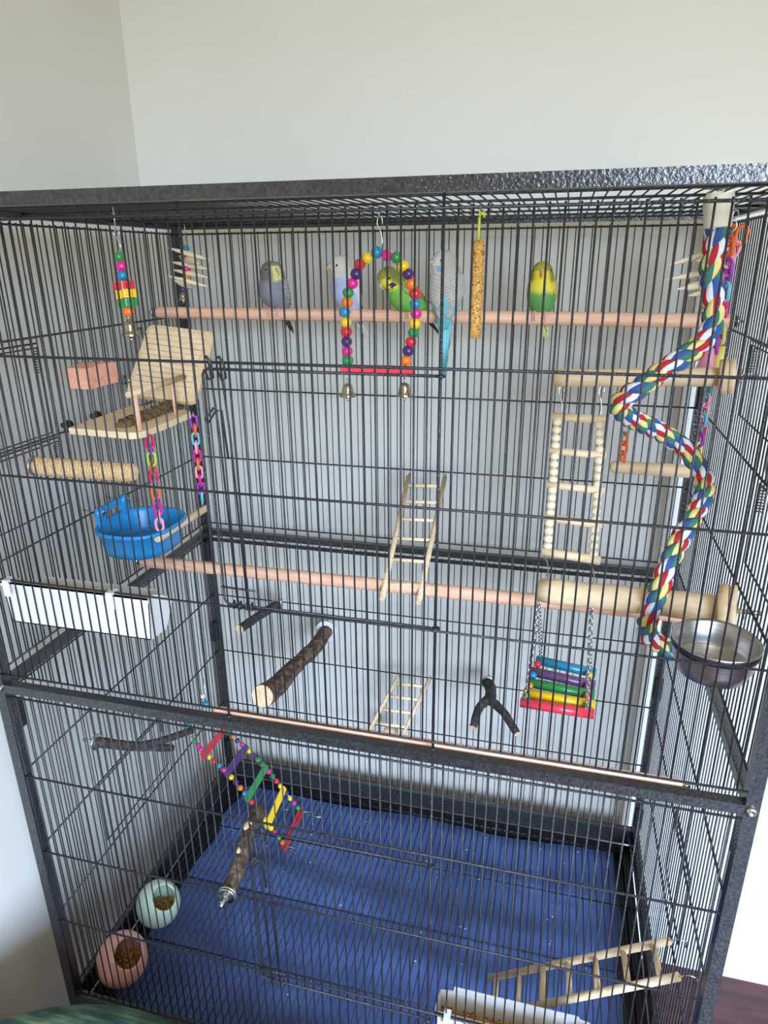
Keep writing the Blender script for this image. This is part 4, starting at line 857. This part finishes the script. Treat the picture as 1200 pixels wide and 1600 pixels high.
def budgie(label, foot, yaw, hyaw, pal, lean=0.0, scale=1.0, tail_len=0.075, tail_dir=(-0.5, -1.0), hpitch=0.0, tail_side=0.0, ws=1.0):
    F = V(sin(yaw), -cos(yaw), 0); Lf = V(0, 0, 1).cross(F); Lr = -Lf      # Lr: the bird's right
    R3 = Quaternion(Lf, -lean) if False else Quaternion(Lf, lean)
    foot = Vector(foot)
    def W(f, l, u): return foot + (R3 @ ((F * f + Lf * l) * ws + V(0, 0, 1) * u)) * scale
    t = thing('budgerigar', label, 'bird', tuple(foot))
    base = foot
    # body and head, one continuous surface
    nr, n = 84, 56; vs = []; cols = []
    hy = wrap(hyaw - yaw)
    for i in range(nr + 1):
        u = -0.016 + (0.0925 + 0.016) * (1 - (1 - i / nr) ** 1.0); f0, rw, rd = prof_at(u)
        hs = sst(u, 0.058, 0.072)
        cf_, cl_ = f0 + 0.004 * hs * cos(hy), 0.004 * hs * sin(hy)
        for k in range(n):
            a = 2 * pi * k / n; x, y = cf_ + cos(a) * rd, cl_ + sin(a) * rw
            vs.append(W(x, y, u)); aa = wrap(a); ha = wrap(a - hy)
            nz_ = 1 + 0.10 * mnoise.noise(vs[-1] * 260) + 0.06 * mnoise.noise(vs[-1] * 90); cols.append(tuple(min(1, c_ * nz_) for c_ in pal['body'](u, aa, ha)))
    fs = [(i * n + k, i * n + (k + 1) % n, (i + 1) * n + (k + 1) % n, (i + 1) * n + k) for i in range(nr) for k in range(n)]
    fs.append(tuple(range(n))[::-1]); fs.append(tuple(nr * n + k for k in range(n)))
    mb = MB(); mb.add(vs, fs, 0, True); o = part(mb, 'body', 'feather', t); colour_layer(o.data, cols)
    # wings folded on the flanks
    for sd in (1, -1):
        nu, nw = 40, 18; outer = []; inn = []; cs = []
        for i in range(nu + 1):
            s_ = i / nu; u = 0.057 - 0.066 * s_; mid = radians(118 + 44 * s_); half = radians(46) * (sin(pi * min(1, s_ * 1.15 + 0.12)) ** 0.6 if s_ < 0.78 else 1) * (1 - s_ ** 3 * 0.86) + 0.02
            f0, rw, rd = prof_at(max(u, 0.004)) if u < 0.004 else prof_at(u)
            if u < 0.004: f0 = f0 - (0.004 - u) * 0.55; rw *= 0.9; rd *= 0.8
            for j in range(nw + 1):
                w_ = j / nw * 2 - 1; a = (mid + half * w_); off = 0.0030 * (1 - w_ * w_) ** 0.5 + 0.0004
                outer.append(W(f0 + cos(a) * (rd + off), sd * sin(a) * (rw + off), u)); inn.append(W(f0 + cos(a) * (rd - 0.001), sd * sin(a) * (rw - 0.001), u))
                cs.append(pal['wing'](s_, w_, u, a))
        N_ = (nu + 1) * (nw + 1); fs = []
        for i in range(nu):
            for j in range(nw):
                a = i * (nw + 1) + j; q_ = (a, a + 1, a + nw + 2, a + nw + 1); fs.append(q_ if sd > 0 else q_[::-1]); q2 = tuple(x + N_ for x in q_); fs.append(q2[::-1] if sd > 0 else q2)
        edge = [j for j in range(nw + 1)] + [i * (nw + 1) + nw for i in range(1, nu + 1)] + [nu * (nw + 1) + j for j in range(nw - 1, -1, -1)] + [i * (nw + 1) for i in range(nu - 1, 0, -1)]
        for a_, b_ in zip(edge, edge[1:] + edge[:1]): fs.append((b_, a_, a_ + N_, b_ + N_))
        mb = MB(); mb.add(outer + inn, fs, 0, True); o = part(mb, 'wing', 'feather', t); colour_layer(o.data, cs + cs)
    # tail: stacked long feathers
    td = (F * tail_dir[0] + Lf * tail_side + V(0, 0, 1) * tail_dir[1]).normalized(); root = W(-0.014, 0, 0.000)
    side = Lf; up_ = td.cross(side).normalized()
    for q_, (ln, wd, of) in enumerate(((1.0, 0.0042, 0.0), (0.90, 0.0046, 0.0035), (0.88, 0.0046, -0.0035), (0.66, 0.0050, 0.006), (0.64, 0.0050, -0.006))):
        pts = [root + td * (tail_len * scale * ln * k / 10) + side * of * (1 - 0.35 * k / 10) + up_ * (0.0008 * q_) for k in range(11)]
        rs = [wd * scale * (1 - 0.15 * k / 10) if k < 8 else wd * scale * (0.85, 0.6, 0.12)[k - 8] for k in range(11)]
        mb = MB(); mb.tube(pts, rs, 8, flat=0.16, up=side); o = part(mb, 'tail_feather', 'feather', t)
        colour_layer(o.data, [pal['tail'](k // 8 / 10.0, q_) for k in range(len(mb.v))])
    # eyes, cere, beak on the head
    def H(ang, u, rr=1.0, pit=0.0):
        f0, rw, rd = prof_at(u); a = hy + ang
        return W(f0 + 0.004 * cos(hy) + cos(a) * rd * rr, 0.004 * sin(hy) + sin(a) * rw * rr, u)
    for sg in (1, -1):
        mb = MB(); mb.sphere(H(sg * radians(58), 0.0765, 0.965), 0.0022 * scale, 10, 8); part(mb, 'eye', 'eye', t)
    p0, p1, p2 = H(0, 0.0755, 0.97), H(0, 0.0720, 1.20), H(0, 0.0640, 1.10)
    mb = MB(); P = smooth_path([p0, p1, p2], 5); mb.tube(P, [0.0034 * scale * (1 - 0.82 * (k / (len(P) - 1)) ** 1.5) for k in range(len(P))], 10); part(mb, 'beak', pal['beak'], t)
    mb = MB(); mb.sphere(H(0, 0.0772, 1.00), 0.0028 * scale, 10, 8, 0, (1.2, 1.2, 0.8)); part(mb, 'cere', pal['cere'], t)
    # feet: toes curled over the perch (perch runs along x)
    for sg in (1, -1):
        c = foot + Lf * (0.0105 * sg) * scale * (1 if abs(cos(yaw)) > 0.5 else 0.6)
        top = 0.0008; mb = MB()
        mb.tube([c + V(0, 0, 0.008), c + V(0, 0, 0.0015)], [0.0022, 0.0016], 8)
        for dx, ds in ((-0.0032, -1), (0.0008, -1), (-0.0012, 1), (0.0030, 1)):
            pts = []
            for k in range(7):
                an = radians(8 + 17 * k) * ds
                pts.append(Vector((c.x + dx * (0.4 + 0.1 * k), foot.y, foot.z - 0.0098)) + V(0, sin(an) * 0.0110, cos(an) * 0.0110))
            mb.tube(pts, [0.0014, 0.0014, 0.0013, 0.0013, 0.0012, 0.001, 0.0005], 6)
        part(mb, 'foot', 'toe', t)
    return t
def C(r, g, b): return S(r, g, b)[:3]
def bars(u, a, f, dens=0.0030):
    return 0.5 + 0.5 * sin(2 * pi * u / dens + 1.2 * sin(a * 9) + f)
def scallop(u, a, du=0.0042, na=15):
    y = (u / du + 0.32 * sin(a * na) + 0.15 * sin(a * 5.3 + u * 400)) % 1.0
    return 1.0 - sst(abs(y - 0.5), 0.16, 0.26)
def pal_std(mask, nape, breast, wingbase, wingmark, tailc, tailtip, barc, spots=True, throat=None, mark=0.75, beak='beak', cere='cere_b', cheek=None, rump=None, backbars=0.8, collar=None, mw=0.95, crown0=0.079, crownk=0.55):
    mask, nape, breast, wingbase, wingmark, tailc, tailtip, barc = [C(*x) for x in (mask, nape, breast, wingbase, wingmark, tailc, tailtip, barc)]
    ck = C(*cheek) if cheek else None; rp_ = C(*rump) if rump else breast; cl = C(*collar) if collar else None
    def body(u, a, ha):
        back = sst(abs(a), 1.5, 2.0)
        base = breast
        if cl: base = mixc(breast, cl, sst(u + 0.0016 * sin(a * 7 + 1) + 0.0010 * sin(a * 19), 0.031, 0.042))
        bk = mixc(wingbase, wingmark, scallop(u, a) * mark); bk = mixc(bk, rp_, 1 - sst(u, 0.004, 0.014)); c = mixc(base, bk, back)
        if u > 0.050:
            hb = mixc(nape, barc, bars(u, a, 0, 0.0026) * backbars)
            m_ = sst(abs(ha) + 9.0 * max(0, 0.066 - u) * 0.0, mw - 0.22, mw + 0.22)                       # 0 on the face, 1 on the nape
            crown = sst(u, crown0, crown0 + 0.005)
            face = mixc(mask, nape, crown * crownk)
            hc = mixc(face, hb, m_)
            c = mixc(c, hc, sst(u + 0.0014 * sin(a * 6 + 2) + 0.0008 * sin(a * 17), 0.051, 0.060))
            if spots and u < 0.0625 and u > 0.0575 and abs(ha) < 0.85 and abs((abs(ha) / 0.30) % 1.0 - 0.5) < 0.18: c = C(24, 22, 26)
            if ck and 0.060 < u < 0.0685 and 0.55 < abs(ha) < 0.95: c = ck
        return c
    def wing(s_, w_, u, a):
        c = mixc(wingbase, wingmark, scallop(u, a * 1.0, 0.0040, 17) * mark)
        if s_ > 0.62: c = mixc(c, wingmark, 0.5 * (1 if (w_ * 4) % 1 > 0.45 else 0) * mark)
        return c
    def tail(k, q_): return mixc(tailc, tailtip, sst(k, 0.45, 0.8))
    return {'body': body, 'wing': wing, 'tail': tail, 'beak': beak, 'cere': cere}
def perch_top(x): return (x, 0.487 - 0.0511 * (x - 0.01), 0.447 + 0.0098)
grey = pal_std((216, 214, 132), (112, 112, 104), (128, 128, 136), (190, 190, 186), (34, 34, 38), (120, 126, 140), (34, 34, 38), (92, 92, 86), spots=False, cere='cere_b', mark=0.9, backbars=0.4, mw=0.46, crown0=0.081, crownk=0.9)
budgie('grey budgerigar with a yellow face, leftmost on the top perch', perch_top(0.238), radians(-26), radians(50), grey, 0.05, 0.80, 0.062, (-0.45, -1.0), tail_side=0.10, ws=1.27)
pale = pal_std((228, 218, 200), (216, 210, 204), (176, 190, 222), (232, 232, 230), (180, 184, 190), (40, 44, 60), (236, 234, 226), (196, 188, 182), spots=False, mark=0.35, cere='cere_p', backbars=0.5)
budgie('pale lilac-blue budgerigar with a cream head behind the bead arch', perch_top(0.364), radians(-34), radians(-60), pale, 0.05, 0.88, 0.070, (-0.60, -1.0), tail_side=0.05, ws=1.08)
green = pal_std((236, 224, 66), (138, 142, 60), (118, 186, 74), (170, 178, 84), (56, 60, 42), (140, 150, 128), (18, 20, 24), (96, 100, 48), cheek=(58, 46, 90), mark=0.8, mw=1.0, crown0=0.078, crownk=0.9)
budgie('bright green budgerigar with a yellow face framed by the bead arch', perch_top(0.474), radians(-54), radians(-36), green, 0.62, 0.86, 0.088, (-0.70, -0.82), tail_side=-0.10, ws=1.12)
blueb = pal_std((226, 224, 220), (196, 192, 182), (120, 196, 204), (206, 202, 192), (128, 122, 112), (128, 196, 204), (62, 124, 130), (150, 144, 136), cheek=(150, 180, 226), rump=(118, 196, 206), spots=False, mark=0.62, cere='cere_b', backbars=0.55)
bl = budgie('large turquoise-tailed budgerigar with its grey barred back to the front', perch_top(0.527), radians(184), radians(-62), blueb, -0.02, 0.95, 0.108, (0.02, -1.0), ws=1.14)
yel = pal_std((232, 212, 52), (146, 146, 50), (98, 158, 84), (218, 208, 110), (70, 76, 44), (206, 206, 110), (224, 226, 150), (120, 122, 42), collar=(226, 210, 66), spots=False, mark=0.8, beak='beak_p', cere='cere_p', backbars=0.5, mw=0.72, crown0=0.0735, crownk=0.85)
budgie('small yellow-green budgerigar facing front, alone at the right of the perch', perch_top(0.670), radians(-13), radians(0), yel, 0.03, 0.76, 0.068, (-0.5, -1.0), tail_side=0.08, ws=1.14)
# turquoise rump feathers that show below the wings of the bird seen from behind
tq = C(124, 202, 210); tq2 = C(96, 168, 176)
w = MB(); p = perch_top(0.527); n = 26
pts = [(0.528, p[1] - 0.0232, p[2] + 0.032 - 0.058 * k / n) for k in range(n + 1)]
rs = [0.0016 + 0.0098 * sst(k / n, 0, 0.75) * (1 - 0.45 * sst(k / n, 0.8, 1)) for k in range(n + 1)]
w.tube([(a, b + 0.003 * sin(pi * k / n) * -1, c) for k, (a, b, c) in enumerate(pts)], rs, 12, flat=0.35, up=(1, 0, 0))
o = part(w, 'rump', 'feather', bl); colour_layer(o.data, [mixc(tq, tq2, (i // 12) / n) for i in range(len(w.v))])
